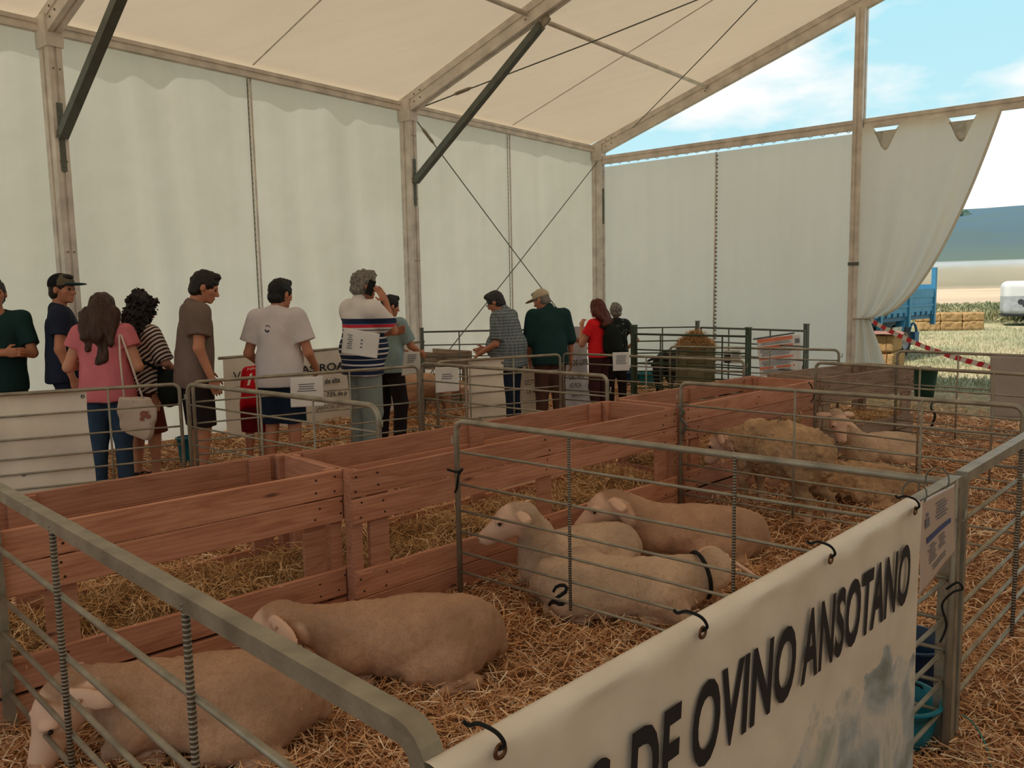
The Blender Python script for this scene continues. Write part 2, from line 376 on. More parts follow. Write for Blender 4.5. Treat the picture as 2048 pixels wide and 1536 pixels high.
# ---------------------------------------------------------------- people
def skin_mat(name, c):
    M = Mat(name); co = M.coord(); n = M.noise(co, 8, 3)
    col = M.ramp(n, [(0.3, hexc(*[x * 0.9 for x in c])), (0.7, hexc(*c))])
    return M.pbr(col, 0.55, 0, None, 0.35)
SKIN = skin_mat('skin_tan', (196, 132, 102)); SKIN2 = skin_mat('skin_fair', (212, 152, 124)); 
def cloth(name, c, var=0.1): 
    M = Mat(name); co = M.coord(); n = M.noise(co, 5, 4, 0.6)
    col = M.ramp(n, [(0.3, hexc(*[x * (1 - var) for x in c])), (0.7, hexc(*c))])
    return M.pbr(col, 0.9, 0, M.bump(M.noise(M.coord('Object', (1, 1, 0.45)), 9, 3, 0.6, 0.8), 0.55, 0.025), 0.1)
def hair_mat(name, c):
    M = Mat(name); co = M.coord('Object', (14, 14, 1.6)); n = M.noise(co, 6, 3)
    col = M.ramp(n, [(0.3, hexc(*[x * 0.55 for x in c])), (0.7, hexc(*c))])
    return M.pbr(col, 0.55, 0, M.bump(n, 0.5, 0.01), 0.3)
EYEM = plain('dark_eye', (30, 22, 18), 0.3)
VOX = 0.0075
LH = dict(hip=(-0.095, 0, 0.90), knee=(-0.105, 0.015, 0.50), foot=(-0.115, -0.02, 0.085))
def person(label, u, vtop, y, yaw, skin, P, C, vox=VOX, at_x=None):
    """P pose, C clothing; local figure is 1.75 tall and faces +y"""
    top = atd(u, vtop, y)
    lean = math.radians(P.get('lean', 0)); w = P.get('w', 1.0); b = P.get('belly', 0.0); fem = P.get('fem', 0)
    RL = rot(0, -lean); piv = np.array([0, 0, 0.95])
    off = np.zeros(3)
    tp = lambda p: piv + RL @ (np.array(p, float) - piv) + off
    lp = lambda p: np.array(p, float) + off
    hy, hp = P.get('head', (0, 0)); nb = tp((0, -0.01, 1.47)); RH = rot(math.radians(hy), math.radians(hp) - lean * P.get('neckfollow', 0.5))
    hc = nb + RH @ np.array([0, 0.025, 0.165]); H = lambda p: hc + RH @ np.array(p, float)
    ty = math.radians(yaw)
    if 'fix' in P: px_, py_, s = P['fix']
    else:
        s = top[2] / H((0, -0.012, 0.132))[2]; px_ = top[0] - s * (hc[0] * math.cos(ty) + hc[1] * math.sin(ty)); py_ = y - s * (-hc[0] * math.sin(ty) + hc[1] * math.cos(ty))
    root = thing('person', label, 'person', (px_, py_, 0), -ty)
    sh = 0.175 * w * (0.9 if fem else 1)
    S = {}; S['R'] = tp((sh, -0.005, 1.415)); S['L'] = tp((-sh, -0.005, 1.415))
    arms = {}
    for sd, sg in (('R', 1), ('L', -1)):
        el, wr = P.get(sd + 'A', ((0.235 * sg * w, -0.03, 1.13), (0.245 * sg * w, 0.05, 0.88)))
        arms[sd] = (tp(el), tp(wr))
    legs = {}
    for sd, sg in (('R', 1), ('L', -1)):
        kn, an = P.get(sd + 'L', ((0.10 * sg, 0.02, 0.50), (0.115 * sg, -0.02, 0.085)))
        legs[sd] = (np.array((0.088 * sg, 0, 0.90)) + off, lp(kn), lp(an))
    allp = np.array([v for k in arms.values() for v in k] + [v for k in legs.values() for v in k] + [hc])
    lo = allp.min(0) - 0.27; hi = allp.max(0) + 0.27; lo[2] = -0.02; hi[2] = max(hi[2], hc[2] + 0.17)
    def torso(G, e):
        hw = 1.07 if fem else 1.0
        eh = e + 0.010 if e > 0 else e
        G.ell(lp((0, -0.01, 0.93)), (0.165 * w * hw + eh, 0.115 * w + eh, 0.13 + eh), 0.05, RL)
        if e > 0: G.ell(lp((0, -0.012, 0.84)), (0.168 * w * hw + eh, 0.118 * w + eh, 0.16), 0.05); G.ell(tp((0, -0.004 + b * 0.3, 1.06)), (0.158 * w + eh + b * 0.25, 0.112 * w + b * 0.9 + e, 0.17), 0.06, RL)
        G.ell(tp((0, 0.0 + b * 0.4, 1.09)), (0.142 * w + e + b * 0.3, 0.105 * w + b + e, 0.17 + e), 0.07, RL)
        G.ell(tp((0, -0.005, 1.27)), (0.162 * w + e, 0.108 * w + e, 0.19 + e), 0.06, RL)
        G.cone(S['R'] - RL @ np.array([0.03, 0, 0.01]), S['L'] + RL @ np.array([0.03, 0, -0.01]), 0.062 + e, 0.062 + e, 0.05)
        G.cone(tp((0, -0.02, 1.46)), tp((0.10, -0.01, 1.415)), 0.05 + e, 0.05 + e, 0.04); G.cone(tp((0, -0.02, 1.46)), tp((-0.10, -0.01, 1.415)), 0.05 + e, 0.05 + e, 0.04)
        if fem:
            for sg in (1, -1): G.ell(tp((0.075 * sg, 0.085, 1.27)), (0.062 + e, 0.055 + e, 0.06 + e), 0.04)
    la = P.get('limb', 1.0)
    def arm(G, sd, e, t=2.0, k=0.03, flare=1.0):
        a = S[sd]; el, wr = arms[sd]
        r0, r1, r2 = 0.05 * la, 0.041 * la, 0.027 * la
        if t <= 1:
            q = a + (el - a) * t; n = (el - a) / np.linalg.norm(el - a); G.cone(a, el, r0 + e, (r0 + (r1 - r0)) * flare + e, k, clip=(q, n))
        else:
            G.cone(a, el, r0 + e, r1 + e, k)
            q = el + (wr - el) * (t - 1); n = (wr - el) / np.linalg.norm(wr - el)
            G.cone(el, wr, r1 + e, r2 + e * flare, 0.015, clip=(q, n) if t < 2 else None)
    def leg(G, sd, e, t=2.0, flare=0.0):
        h, kn, an = legs[sd]; r = (0.086, 0.056, 0.036)
        n1 = (kn - h) / np.linalg.norm(kn - h); n2 = (an - kn) / np.linalg.norm(an - kn)
        G.cone(h, kn, r[0] * w + e, r[1] + e + flare, 0.03, clip=(h + (kn - h) * t, n1) if t <= 1 else None)
        if t > 1:
            if e > 0.005: G.ell(kn, (r[1] + e + 0.012,) * 2 + (0.09,), 0.03); e = e + 0.008
            G.cone(kn, an, r[1] + e, r[2] + e + flare, 0.02, clip=(kn + (an - kn) * (t - 1), n2) if t < 2 else None)
            if e < 0.01: G.ell(kn + (an - kn) * 0.3 + np.array([0, -0.02, 0]), (0.05, 0.048, 0.11), 0.03)
    # --- body in one continuous skin
    G = Solid(lo, hi, vox); torso(G, -0.012)
    for sd in 'RL':
        arm(G, sd, 0.0); leg(G, sd, 0.0)
        h, kn, an = legs[sd]; G.cone(an, an + [0, 0.15, -0.045], 0.036, 0.032, 0.02); G.cone(an + [0, 0, -0.02], an + [0, -0.04, -0.045], 0.035, 0.034, 0.02)
        el, wr = arms[sd]; fd = (wr - el) / np.linalg.norm(wr - el); sg = 1 if sd == 'R' else -1
        pn = np.array(P.get(sd + 'palm', (-sg, 0.1, 0.0)), float); pn -= fd * (pn @ fd); pn /= np.linalg.norm(pn); sdv = np.cross(fd, pn)   # across the palm
        hd = np.array(P.get(sd + 'hand', fd), float); hd /= np.linalg.norm(hd); pn -= hd * (pn @ hd); pn /= np.linalg.norm(pn); sdv = np.cross(hd, pn)
        if sdv @ np.array(P.get(sd + 'thumb', (0, 1, 0.4)), float) < 0: sdv = -sdv
        pc = wr + hd * 0.048; Rm = np.stack([sdv, hd, pn], 1); G.ell(pc, (0.041, 0.052, 0.017), 0.015, Rm)
        curl = P.get(sd + 'curl', 0.5)
        for i, (o_, l_) in enumerate(((0.030, 0.072), (0.010, 0.080), (-0.011, 0.075), (-0.031, 0.058))):
            p0 = wr + hd * 0.082 + sdv * o_; c1 = curl * 0.6; d1_ = hd * math.cos(c1) + pn * math.sin(c1); p1 = p0 + d1_ * l_ * 0.5
            c2 = curl * 1.7; d2_ = hd * math.cos(c2) + pn * math.sin(c2); p2 = p1 + d2_ * l_ * 0.5
            G.cone(p0 - hd * 0.02, p1, 0.0095, 0.0085, 0.004); G.cone(p1, p2, 0.0085, 0.0072, 0.003)
        t0 = wr + hd * 0.022 + sdv * 0.030; t1 = t0 + (sdv * 0.75 + hd * 0.65 + pn * 0.25) * 0.036; t2 = t1 + (hd * 0.9 + pn * 0.4 + sdv * 0.1) * 0.032
        G.cone(t0, t1, 0.013, 0.011, 0.012); G.cone(t1, t2, 0.0105, 0.0085, 0.004)
    # head and face
    G.cone(nb - RL @ np.array([0, 0, 0.03]), H((0, -0.03, -0.07)), 0.058 * (0.88 if fem else 1), 0.052 * (0.88 if fem else 1), 0.03)
    G.ell(H((0, -0.012, 0.022)), (0.077, 0.097, 0.094), 0.02, RH); G.ell(H((0, 0.032, -0.038)), (0.060, 0.062, 0.078), 0.03, RH)
    G.ell(H((0, 0.075, -0.098)), (0.026, 0.020, 0.018), 0.025, RH); G.ell(H((0, 0.078, 0.018)), (0.05, 0.016, 0.013), 0.02, RH)
    G.cone(H((0, 0.088, 0.005)), H((0, 0.112, -0.034)), 0.009, 0.0135, 0.012); G.ell(H((0, 0.098, -0.038)), (0.018, 0.012, 0.009), 0.008, RH)
    for sg in (1, -1):
        G.ell(H((0.03 * sg, 0.098, 0.000)), (0.017, 0.016, 0.012), 0.012, RH, 'sub')
        G.ell(H((0.082 * sg, -0.006, -0.012)), (0.011, 0.021, 0.031), 0.008, RH)
        G.ell(H((0.045 * sg, 0.062, -0.022)), (0.02, 0.02, 0.018), 0.02, RH)
    G.ell(H((0, 0.094, -0.064)), (0.024, 0.010, 0.006), 0.006, RH); G.ell(H((0, 0.091, -0.076)), (0.021, 0.011, 0.007), 0.006, RH)
    body = solid_obj('body', G, (skin,), root, s, P.get('adapt', 0.15))
    eb = MB()
    for sg in (1, -1):
        q = H((0.03 * sg, 0.083, 0.0)) * s; eb.lathe([(0.0005, -0.011 * s), (0.008 * s, -0.008 * s), (0.011 * s, 0), (0.008 * s, 0.008 * s), (0.0005, 0.011 * s)], q, 10)
    eb.build('eyes', EYEM, root, True)
    # --- clothing
    glo, ghi = lo, hi
    if 'bottom' in C:
        mt, t, e, fl = C['bottom'][:4]; G = Solid(glo, [ghi[0], ghi[1], 1.12], vox)
        hw = 1.07 if fem else 1.0
        G.ell(lp((0, -0.01, 0.93)), (0.165 * w * hw + e, 0.115 * w + e, 0.13 + e), 0.05, RL); G.ell(lp((0, 0, 1.03)), (0.148 * w + e, 0.10 * w + b * 0.5 + e, 0.1), 0.04)
        if C.get('skirt'):
            zb = C['skirt']; G.cone(lp((0, 0, 0.9)), lp((0, 0.01, zb)), 0.13 + e, 0.175 + e, 0.05); G.plane((0, 0, zb), (0, 0, -1))
        else:
            for sd in 'RL':
                leg(G, sd, e, t, fl)
                h = legs[sd][0]; G.ell(h + [0, -0.045, 0.0], (0.085, 0.072, 0.095), 0.03)
        G.plane(lp((0, 0, 1.04 if 'top' not in C else min(1.04, C['top'][1] + 0.05))), (0, 0, 1)); solid_obj(C.get('bname', 'trousers'), G, (mt,), root, s, 0.1)
    if 'top' in C:
        mt, hem, t, e = C['top'][:4]; G = Solid([glo[0], glo[1], hem - 0.1], ghi, vox); torso(G, e)
        if fem is not None and C.get('flare'): G.cone(tp((0, 0, 1.15)), tp((0, 0, hem)), 0.13 * w, 0.155 * w + C['flare'], 0.05)
        q = tp((0, 0, hem)); n = -(RL @ np.array([0, 0, 1.0])); G.plane(lp((0, 0, hem)) if lean < 0.2 else q, n)
        nk = tp((0, 0.015, 1.485)); G.cone(nk, nk + RL @ np.array([0, 0.03, 0.2]), C.get('neck', 0.07), 0.13, 0.0, mode='sub')
        if C.get('vneck'): G.cone(tp((0, 0.13, 1.33)), tp((0, 0.1, 1.5)), 0.01, 0.06, 0.0, mode='sub')
        for sd in 'RL': arm(G, sd, e + C.get('sleeve', 0.012), C.get('t' + sd, t), 0.03, C.get('fl', 1.15))
        if C.get('collar'):
            G.cone(tp((0, -0.02, 1.465)), tp((0, -0.005, 1.515)), 0.072, 0.066, 0.01); G.cone(tp((0, 0.0, 1.47)), tp((0, 0.03, 1.60)), 0.058, 0.062, 0.0, mode='sub')
        G.noise(0.09, 0.006, seed=int(u) + 3, stretch=(1, 1, 1.8)); solid_obj(C.get('tname', 'shirt'), G, (mt,), root, s, 0.1)
    if 'hair' in C:
        mt, style = C['hair']; hl = [0.17, 0.17, 0.17]; down = {'long': 0.52, 'curly': 0.22, 'redlong': 0.42}.get(style, 0.02)
        G = Solid(hc - np.array([0.19, 0.22, 0.17 + down]), hc + np.array([0.19, 0.19, 0.24]), 0.006)
        rr = {'short': 0.010, 'grey': 0.018, 'long': 0.022, 'curly': 0.03, 'bald': 0.006, 'bob': 0.024, 'redlong': 0.02}[style]
        G.ell(H((0, -0.014, 0.026)), (0.077 + rr, 0.097 + rr, 0.094 + rr * 1.2), 0.0, RH)
        if style in ('short', 'grey', 'bald', 'bob'):
            G.ell(H((0, -0.045, -0.045)), (0.066 + rr, 0.06 + rr, 0.06), 0.02, RH); G.ell(H((0, 0.05, 0.098 + rr * 0.5)), (0.05, 0.045, 0.02 + rr), 0.02, RH)
            cutz = 0.035
        else: cutz = 0.06
        # open the face, free the ears
        G.ell(H((0, 0.125, -0.035)), (0.066, 0.075, 0.092), 0.01, RH, 'sub'); G.ell(H((0, 0.05, -0.14)), (0.12, 0.085, 0.085), 0.01, RH, 'sub')
        if style in ('short', 'grey', 'bald'):
            for sg in (1, -1): G.ell(H((0.09 * sg, 0.008, -0.035)), (0.03, 0.034, 0.05), 0.005, RH, 'sub')
            G.ell(H((0, -0.06, -0.17)), (0.13, 0.12, 0.07), 0.01, RH, 'sub')
        if style in ('long', 'redlong'):
            z1 = 1.13 if style == 'long' else 1.24
            G.cone(H((0, -0.05, 0.0)), tp((0, -0.115, 1.42)), 0.095, 0.085, 0.05); 
            for dx, zz in ((0.0, z1), (0.06, z1 + 0.03), (-0.07, z1 + 0.12), (-0.11, z1 + 0.22), (0.10, z1 + 0.17)): G.cone(H((dx * 1.1, -0.05, -0.05)), tp((dx * 1.05, -0.15, zz + 0.04)), 0.06, 0.028, 0.04)
            G.ell(H((0, -0.005, 0.06)), (0.082, 0.085, 0.085), 0.03, RH); G.noise(0.03, 0.012, 4, (1, 1, 6))
        if style == 'curly':
            for k_ in range(16):
                a = k_ * 2.4; G.ell(H((0.09 * math.cos(a), -0.05 + 0.06 * math.sin(a), -0.1 + 0.012 * k_)), (0.05, 0.05, 0.05), 0.02)
            for dx, dy, dz in ((-0.06, -0.02, 0.13), (-0.075, -0.03, 0.17), (-0.03, 0.0, 0.14), (0.04, 0.03, 0.11), (0.09, 0.03, 0.09)): G.ell(H((dx, dy, dz)), (0.045, 0.045, 0.035), 0.01)
            for dx in (-0.08, 0, 0.08): G.cone(H((dx, -0.07, -0.05)), tp((dx, -0.13, 1.37)), 0.07, 0.05, 0.03)
            G.noise(0.022, 0.03, 9)
        elif style in ('short', 'grey', 'bob'): G.noise(0.02, 0.007 if style == 'short' else 0.012, 5)
        solid_obj('hair', G, (mt,), root, s, 0.05)
    if 'cap' in C:
        mt, mt2, ml = C['cap']; G = Solid(hc - 0.2, hc + 0.24, 0.006)
        G.ell(H((0, -0.010, 0.035)), (0.092, 0.112, 0.098), 0.0, RH); pz = H((0, 0, 0.022)); n = RH @ np.array([0, 0.12, -1.0]); G.plane(pz, n); G.ell(H((0, -0.01, 0.02)), (0.082, 0.10, 0.088), 0.0, RH, 'sub')
        Ri = RH.T
        solid_obj('cap', G, (mt, ml), root, s, 0.05, matfn=(lambda c: (((c - hc) @ RH)[:, 1] > 0.012)))
        G = Solid(hc - 0.2, hc + 0.27, 0.005); G.ell(H((0, 0.115, 0.045)), (0.085, 0.095, 0.013), 0.004, RH @ rot(0, 0.06)); G.plane(H((0, 0.065, 0)), -(RH @ np.array([0, 1.0, 0])))
        solid_obj('cap_peak', G, (mt2,), root, s, 0.05)
    # shoes
    for sd in 'RL':
        an = legs[sd][2]; G = Solid(an - [0.08, 0.12, 0.12], an + [0.08, 0.26, 0.06], 0.008)
        G.cone(an + [0, -0.035, -0.045], an + [0, 0.15, -0.05], 0.042, 0.038, 0.02); G.cone(an, an + [0, 0.06, -0.03], 0.042, 0.036, 0.02); G.plane(an - [0, 0, 0.083], (0, 0, -1)); G.plane(an + [0, 0, 0.005], (0, 0, 1))
        solid_obj('shoe', G, (C.get('shoe', SHOE),), root, s, 0.1)
    root['_s'] = s
    return root, s, tp, H, hc
SHOE = cloth('dark_trainers', (52, 48, 46))
# ---------------------------------------------------------------- sheep
def wool_mat(name, c, curl=1.0, dark=0.8, face=(222, 184, 160)):
    M = Mat(name); co = M.coord(); n = M.noise(co, 34 / curl, 4, 0.65, 0.5); n2 = M.noise(co, 3.2, 3); n3 = M.noise(M.coord('Object', (7, 7, 1.5)), 22 / curl, 3, 0.6, 1.0)
    col = M.ramp(n2, [(0.3, hexc(*[x * dark for x in c])), (0.7, hexc(*c))])
    fine = M.noise(co, 130 / curl, 2, 0.5)
    col = M.mix(M.ramp(n, [(0.38, (0.30, 0.30, 0.30, 1)), (0.52, (0, 0, 0, 1))]), col, hexc(c[0] * 0.76, c[1] * 0.7, c[2] * 0.64))
    col = M.mix(M.ramp(fine, [(0.35, (0.25, 0.25, 0.25, 1)), (0.6, (0, 0, 0, 1))]), col, hexc(c[0] * 0.66, c[1] * 0.6, c[2] * 0.55))
    mk = M.n('ShaderNodeAttribute', attribute_name='mask').outputs['Fac']; mk2 = M.ramp(mk, [(0.2, (0, 0, 0, 1)), (0.8, (1, 1, 1, 1))])
    col = M.mix(mk2, col, hexc(*face)); h = M.mix(0.5, M.mix(0.4, n, fine), n3); h = M.mix(mk2, h, (0.5, 0.5, 0.5, 1))
    return M.pbr(col, 0.95, 0, M.bump(h, 0.7, 0.010 * curl), 0.08)
FLEECE = wool_mat('shorn_fleece', (206, 164, 134)); FLEECEW = wool_mat('pale_shorn_fleece', (226, 194, 166)); SHAG = wool_mat('shaggy_fleece', (214, 176, 138), 2.4, 0.7)
FACE = plain('pale_sheep_face', (232, 198, 176), 0.85, var=0.08, bump=0.3, bscale=120)
HORNM = plain('dark_hoof', (104, 82, 66), 0.6); MARK = plain('black_marker_paint', (26, 26, 28), 0.8); DARKW = wool_mat('black_fleece', (52, 46, 46), face=(40, 36, 36))
TAGY = plain('yellow_ear_tag', (206, 140, 30), 0.4); TAGP = plain('pale_ear_tag', (196, 160, 130), 0.4)
def sheep(label, loc, heading, pose='lying', head=((0.52, 0, 0.46), (0, -20)), scale=1.0, fleece=None, face=None, collar=None, body=(1, 1, 1), shag=False, v=0.009, seed=1, neckr=1.0, ears=35, tags=(), group=None, legside=1, lift=0.0):
    """local: +x towards the head, +y left, z up. head=((x,y,z) of skull, (azimuth, pitch) of the muzzle)"""
    fleece = fleece or FLEECE; face = face or FACE; loc = np.array(loc, float)
    root = thing('sheep', label, 'sheep', (loc[0], loc[1], lift), PI / 2 - math.radians(heading), group)
    bx, by, bz = body
    if pose == 'lying': by *= 0.93; bz *= 0.84
    G = Solid((-0.72, -0.55, -0.03), (1.0, 0.55, 1.02), v)
    z0 = 0.0 if pose == 'lying' else 0.34
    G.ell((-0.26 * bx, 0, z0 + 0.215 * bz), (0.27 * bx, 0.215 * by, 0.205 * bz), 0.08)
    G.ell((-0.02, 0, z0 + 0.225 * bz), (0.33 * bx, 0.225 * by, 0.205 * bz), 0.08); G.ell((0.22 * bx, 0, z0 + 0.23 * bz), (0.20 * bx, 0.175 * by, 0.20 * bz), 0.06)
    G.cone((-0.46 * bx, 0, z0 + 0.30 * bz), (-0.52 * bx, 0, z0 + 0.12 * bz), 0.035, 0.028, 0.05)
    (hx, hy, hz), (ha, hpit) = head; hc = np.array([hx, hy, hz]); ha = math.radians(ha); hpit = math.radians(hpit)
    hd = np.array([math.cos(ha) * math.cos(hpit), math.sin(ha) * math.cos(hpit), math.sin(hpit)])
    sdv = np.array([-math.sin(ha), math.cos(ha), 0]); upv = np.cross(hd, sdv)
    G.cone((0.20 * bx, 0, z0 + 0.24 * bz), hc - hd * 0.07 - upv * 0.02, 0.145 * neckr, 0.086 * neckr, 0.07)
    G.cone((0.30 * bx, 0, z0 + 0.18), hc - hd * 0.05 - upv * 0.05, 0.11 * neckr, 0.05 * neckr, 0.06)
    legs = []
    if pose == 'lying':
        for sg in (1, -1):
            G.ell((-0.25 * bx, 0.158 * sg * by, 0.155), (0.165, 0.085, 0.145), 0.018); k_ = np.array([-0.08, 0.205 * sg * legside, 0.10]); a_ = np.array([-0.33, 0.24 * sg * legside, 0.05]); f_ = np.array([-0.12, 0.30 * sg * legside, 0.024])
            G.cone((-0.22, 0.19 * sg, 0.13), k_, 0.09, 0.06, 0.06); G.cone(k_, a_, 0.046, 0.032, 0.02); G.cone(a_, f_, 0.030, 0.020, 0.015); legs.append((a_, f_))
            e_ = np.array([0.34, 0.10 * sg, 0.06]); w_ = np.array([0.15, 0.135 * sg, 0.028])
            G.cone((0.24, 0.13 * sg, 0.16), e_, 0.08, 0.045, 0.04); G.cone(e_, w_, 0.036, 0.024, 0.015); legs.append((e_, w_))
    else:
        for x_, sg in ((-0.36, 1), (-0.36, -1), (0.27, 1), (0.27, -1)):
            ya = 0.11 * sg; sw = 0.03 * sg
            if x_ < 0:
                k_ = np.array([-0.28, ya, 0.30]); h_ = np.array([-0.44, ya + sw, 0.24]); f_ = np.array([-0.42, ya + sw, 0.03])
                G.cone((-0.33, ya, 0.42), k_, 0.11, 0.065, 0.05); G.cone(k_, h_, 0.055, 0.034, 0.025); G.cone(h_, f_, 0.03, 0.024, 0.01); legs.append((h_, f_))
            else:
                e_ = np.array([x_ + 0.02, ya, 0.24]); f_ = np.array([x_, ya, 0.03]); G.cone((x_, ya, 0.42), e_, 0.08, 0.042, 0.04); G.cone(e_, f_, 0.034, 0.025, 0.01); legs.append((e_, f_))
    if shag: G.noise(0.05, 0.014, seed, (1, 1, 1.5)); G.noise(0.022, 0.008, seed + 1)
    else: G.noise(0.12, 0.005, seed); G.noise(0.03, 0.0025, seed + 5)
    # head: skull, tapering muzzle, jaw, brow
    k = 1.42
    G.ell(hc, (0.090 * k, 0.062 * k, 0.070 * k), 0.03, np.stack([hd, sdv, upv], 1)); mz = hc + (hd * 0.155 - upv * 0.026) * k
    G.cone(hc + hd * 0.03 * k, mz, 0.056 * k, 0.034 * k, 0.03); G.cone(hc + (hd * 0.02 - upv * 0.036) * k, mz + (-upv * 0.016 - hd * 0.01) * k, 0.043 * k, 0.024 * k, 0.02)
    for sg in (1, -1):
        G.ell(hc + (hd * 0.055 + sdv * 0.052 * sg + upv * 0.025) * k, (0.026 * k, 0.018 * k, 0.016 * k), 0.015); G.ell(hc + (hd * 0.063 + sdv * 0.066 * sg + upv * 0.016) * k, (0.014 * k, 0.010 * k, 0.010 * k), 0.006, None, 'sub')
        G.ell(mz + (hd * 0.028 + sdv * 0.014 * sg + upv * 0.006) * k, (0.008, 0.007, 0.007), 0.004, None, 'sub')
        er = math.radians(ears); eb = hc + (-hd * 0.035 + sdv * 0.055 * sg + upv * 0.028) * k; ed = sdv * sg * math.cos(er) - upv * math.sin(er) - hd * 0.25; ed /= np.linalg.norm(ed)
        nrm = np.cross(ed, hd); nrm /= np.linalg.norm(nrm); oth = np.cross(nrm, ed)
        G.ell(eb + ed * 0.068 * k, (0.078 * k, 0.025 * k, 0.012), 0.012, np.stack([ed, oth, nrm], 1))
    G.ell(mz + (hd * 0.02 - upv * 0.022) * k, (0.030 * k, 0.026 * k, 0.004), 0.003, None, 'sub')
    G.plane((0, 0, 0.002), (0, 0, -1))
    def mf(c):
        d = c - hc; f = d @ hd; lat = np.abs(d @ sdv); up = d @ upv; ss = lambda x, a, b: np.clip((x - a) / (b - a), 0, 1)
        r = np.linalg.norm(d - np.clip(f, -0.02, 0.25)[:, None] * hd, axis=1)
        m = ss(f, -0.045, 0.02) * (1 - ss(r, 0.115, 0.15))
        ear = ss(lat, 0.07, 0.09) * (1 - ss(np.linalg.norm(d, axis=1), 0.24, 0.28)) * (1 - ss(f, 0.05, 0.1)) * (1 - ss(-f, 0.12, 0.16)) * ss(np.linalg.norm(c - np.array([0.2, 0, 0.22]), axis=1), 0.22, 0.27)
        m = np.maximum(m, ear)
        for a, b_ in legs:
            ba = b_ - a; h = np.clip(((c - a) @ ba) / (ba @ ba), 0, 1); q = (1 - ss(np.linalg.norm(c - a - h[:, None] * ba, axis=1), 0.03, 0.05)) * 0.6 * ss(h, 0.2, 0.7); m = np.maximum(m, q)
        return m
    bo = solid_obj('body', G, (fleece,), root, scale, 0.0, maskfn=mf)
    nv = len(bo.data.vertices); co = np.empty(nv * 3, np.float32); bo.data.vertices.foreach_get('co', co); co = co.reshape(-1, 3); nr = np.empty(nv * 3, np.float32); bo.data.vertices.foreach_get('normal', nr); nr = nr.reshape(-1, 3)
    rg = np.random.default_rng(seed); idx = rg.choice(np.where((nr[:, 2] > -0.1) & (np.linalg.norm(co / scale - hc, axis=1) > 0.2))[0], 26 if not shag else 60, replace=False)
    m_ = len(idx); strands('straw_bits', co[idx] + nr[idx] * 0.004, rg.random(m_) * 2 * PI, rg.normal(0, 0.35, m_), rg.uniform(0.02, 0.07, m_), rg.uniform(0.002, 0.004, m_), STRAW, root, 0.5)
    eb = MB()
    for sg in (1, -1):
        q = (hc + (hd * 0.063 + sdv * 0.0615 * sg + upv * 0.016) * k) * scale; eb.lathe([(0.0004, -0.009), (0.007, -0.006), (0.009, 0), (0.007, 0.006), (0.0004, 0.009)], q, 10)
    eb.build('eyes', EYEM, root, True)
    nb_ = MB()
    for sg in (1, -1): nb_.lathe([(0.0003, -0.005), (0.004, -0.003), (0.005, 0), (0.004, 0.003), (0.0003, 0.005)], (mz + (hd * 0.027 + sdv * 0.014 * sg + upv * 0.006) * k) * scale, 8)
    nb_.build('nostrils', EYEM, root, True)
    for (sg, m) in tags:
        er = math.radians(ears); eb_ = hc + (-hd * 0.035 + sdv * 0.055 * sg + upv * 0.028) * k; ed = sdv * sg * math.cos(er) - upv * math.sin(er) - hd * 0.25; ed /= np.linalg.norm(ed)
        q = (eb_ + ed * 0.08 + hd * 0.014 + upv * 0.014) * scale; t_ = MB(); nrm = np.cross(ed, hd); nrm /= np.linalg.norm(nrm); oth = np.cross(nrm, ed)
        Mx = Matrix(((ed[0], oth[0], nrm[0], q[0]), (ed[1], oth[1], nrm[1], q[1]), (ed[2], oth[2], nrm[2], q[2]), (0, 0, 0, 1)))
        for zz in (0.004,): t_.box((-0.026, -0.02, zz), (0.026, 0.02, zz + 0.006), Mx)
        t_.box((-0.006, -0.006, -0.014), (0.006, 0.006, 0.006), Mx); t_.build('ear_tag', m, root)
    for i, (a, b_) in enumerate(legs):
        d_ = (b_ - a) / np.linalg.norm(b_ - a); g_ = MB(); q = b_ * scale; g_.tube([q - Vector(d_ * 0.01), q + Vector(d_ * 0.032)], 0.022, 8, [0.017, 0.022]); g_.build('hoof', HORNM, root, True)
    if collar:
        cpos, crad, cn, cm = collar; c_ = MB(); cn = Vector(cn).normalized(); u_ = cn.orthogonal().normalized(); w_ = cn.cross(u_)
        pts = [Vector(cpos) + (u_ * math.cos(a) + w_ * math.sin(a)) * crad for a in np.linspace(0, 2 * PI, 28, endpoint=False)]
        c_.tube([p * scale for p in pts], 0.011, 6, closed=True); c_.build('collar', cm, root, True)
    return root, bo
def smooth_path(P, n=6):
    P = [Vector(tuple(map(float, p))) for p in P]; out = []
    for i in range(len(P) - 1):
        a, b, c, d = P[max(i - 1, 0)], P[i], P[i + 1], P[min(i + 2, len(P) - 1)]
        for k in range(n):
            t = k / n; out.append(0.5 * ((2 * b) + (c - a) * t + (2 * a - 5 * b + 4 * c - d) * t * t + (3 * b - a - 3 * c + d) * t ** 3))
    return out + [P[-1]]
def paint_strokes(root, bo, strokes, r=0.008, name='painted_mark', view=None):
    """strokes: polylines of world points near the side; projected along view onto the body"""
    from mathutils.bvhtree import BVHTree
    bpy.context.view_layer.update(); me = bo.data; bvh = BVHTree.FromPolygons([v.co for v in me.vertices], [tuple(p.vertices) for p in me.polygons])
    Mi = bo.matrix_world.inverted(); mb = MB(); o = Mi @ Vector((0, 0, CAM_H))
    for st in strokes:
        pts = []
        for (u, v) in st:
            d = (Mi.to_3x3() @ Vector(ray(u, v))).normalized(); hit = bvh.ray_cast(o, d)
            if hit[0] is not None: pts.append(hit[0] + hit[1] * 0.001)
        if len(pts) > 1: mb.tube(pts, r, 6)
    return mb.build(name, MARK, root, True)
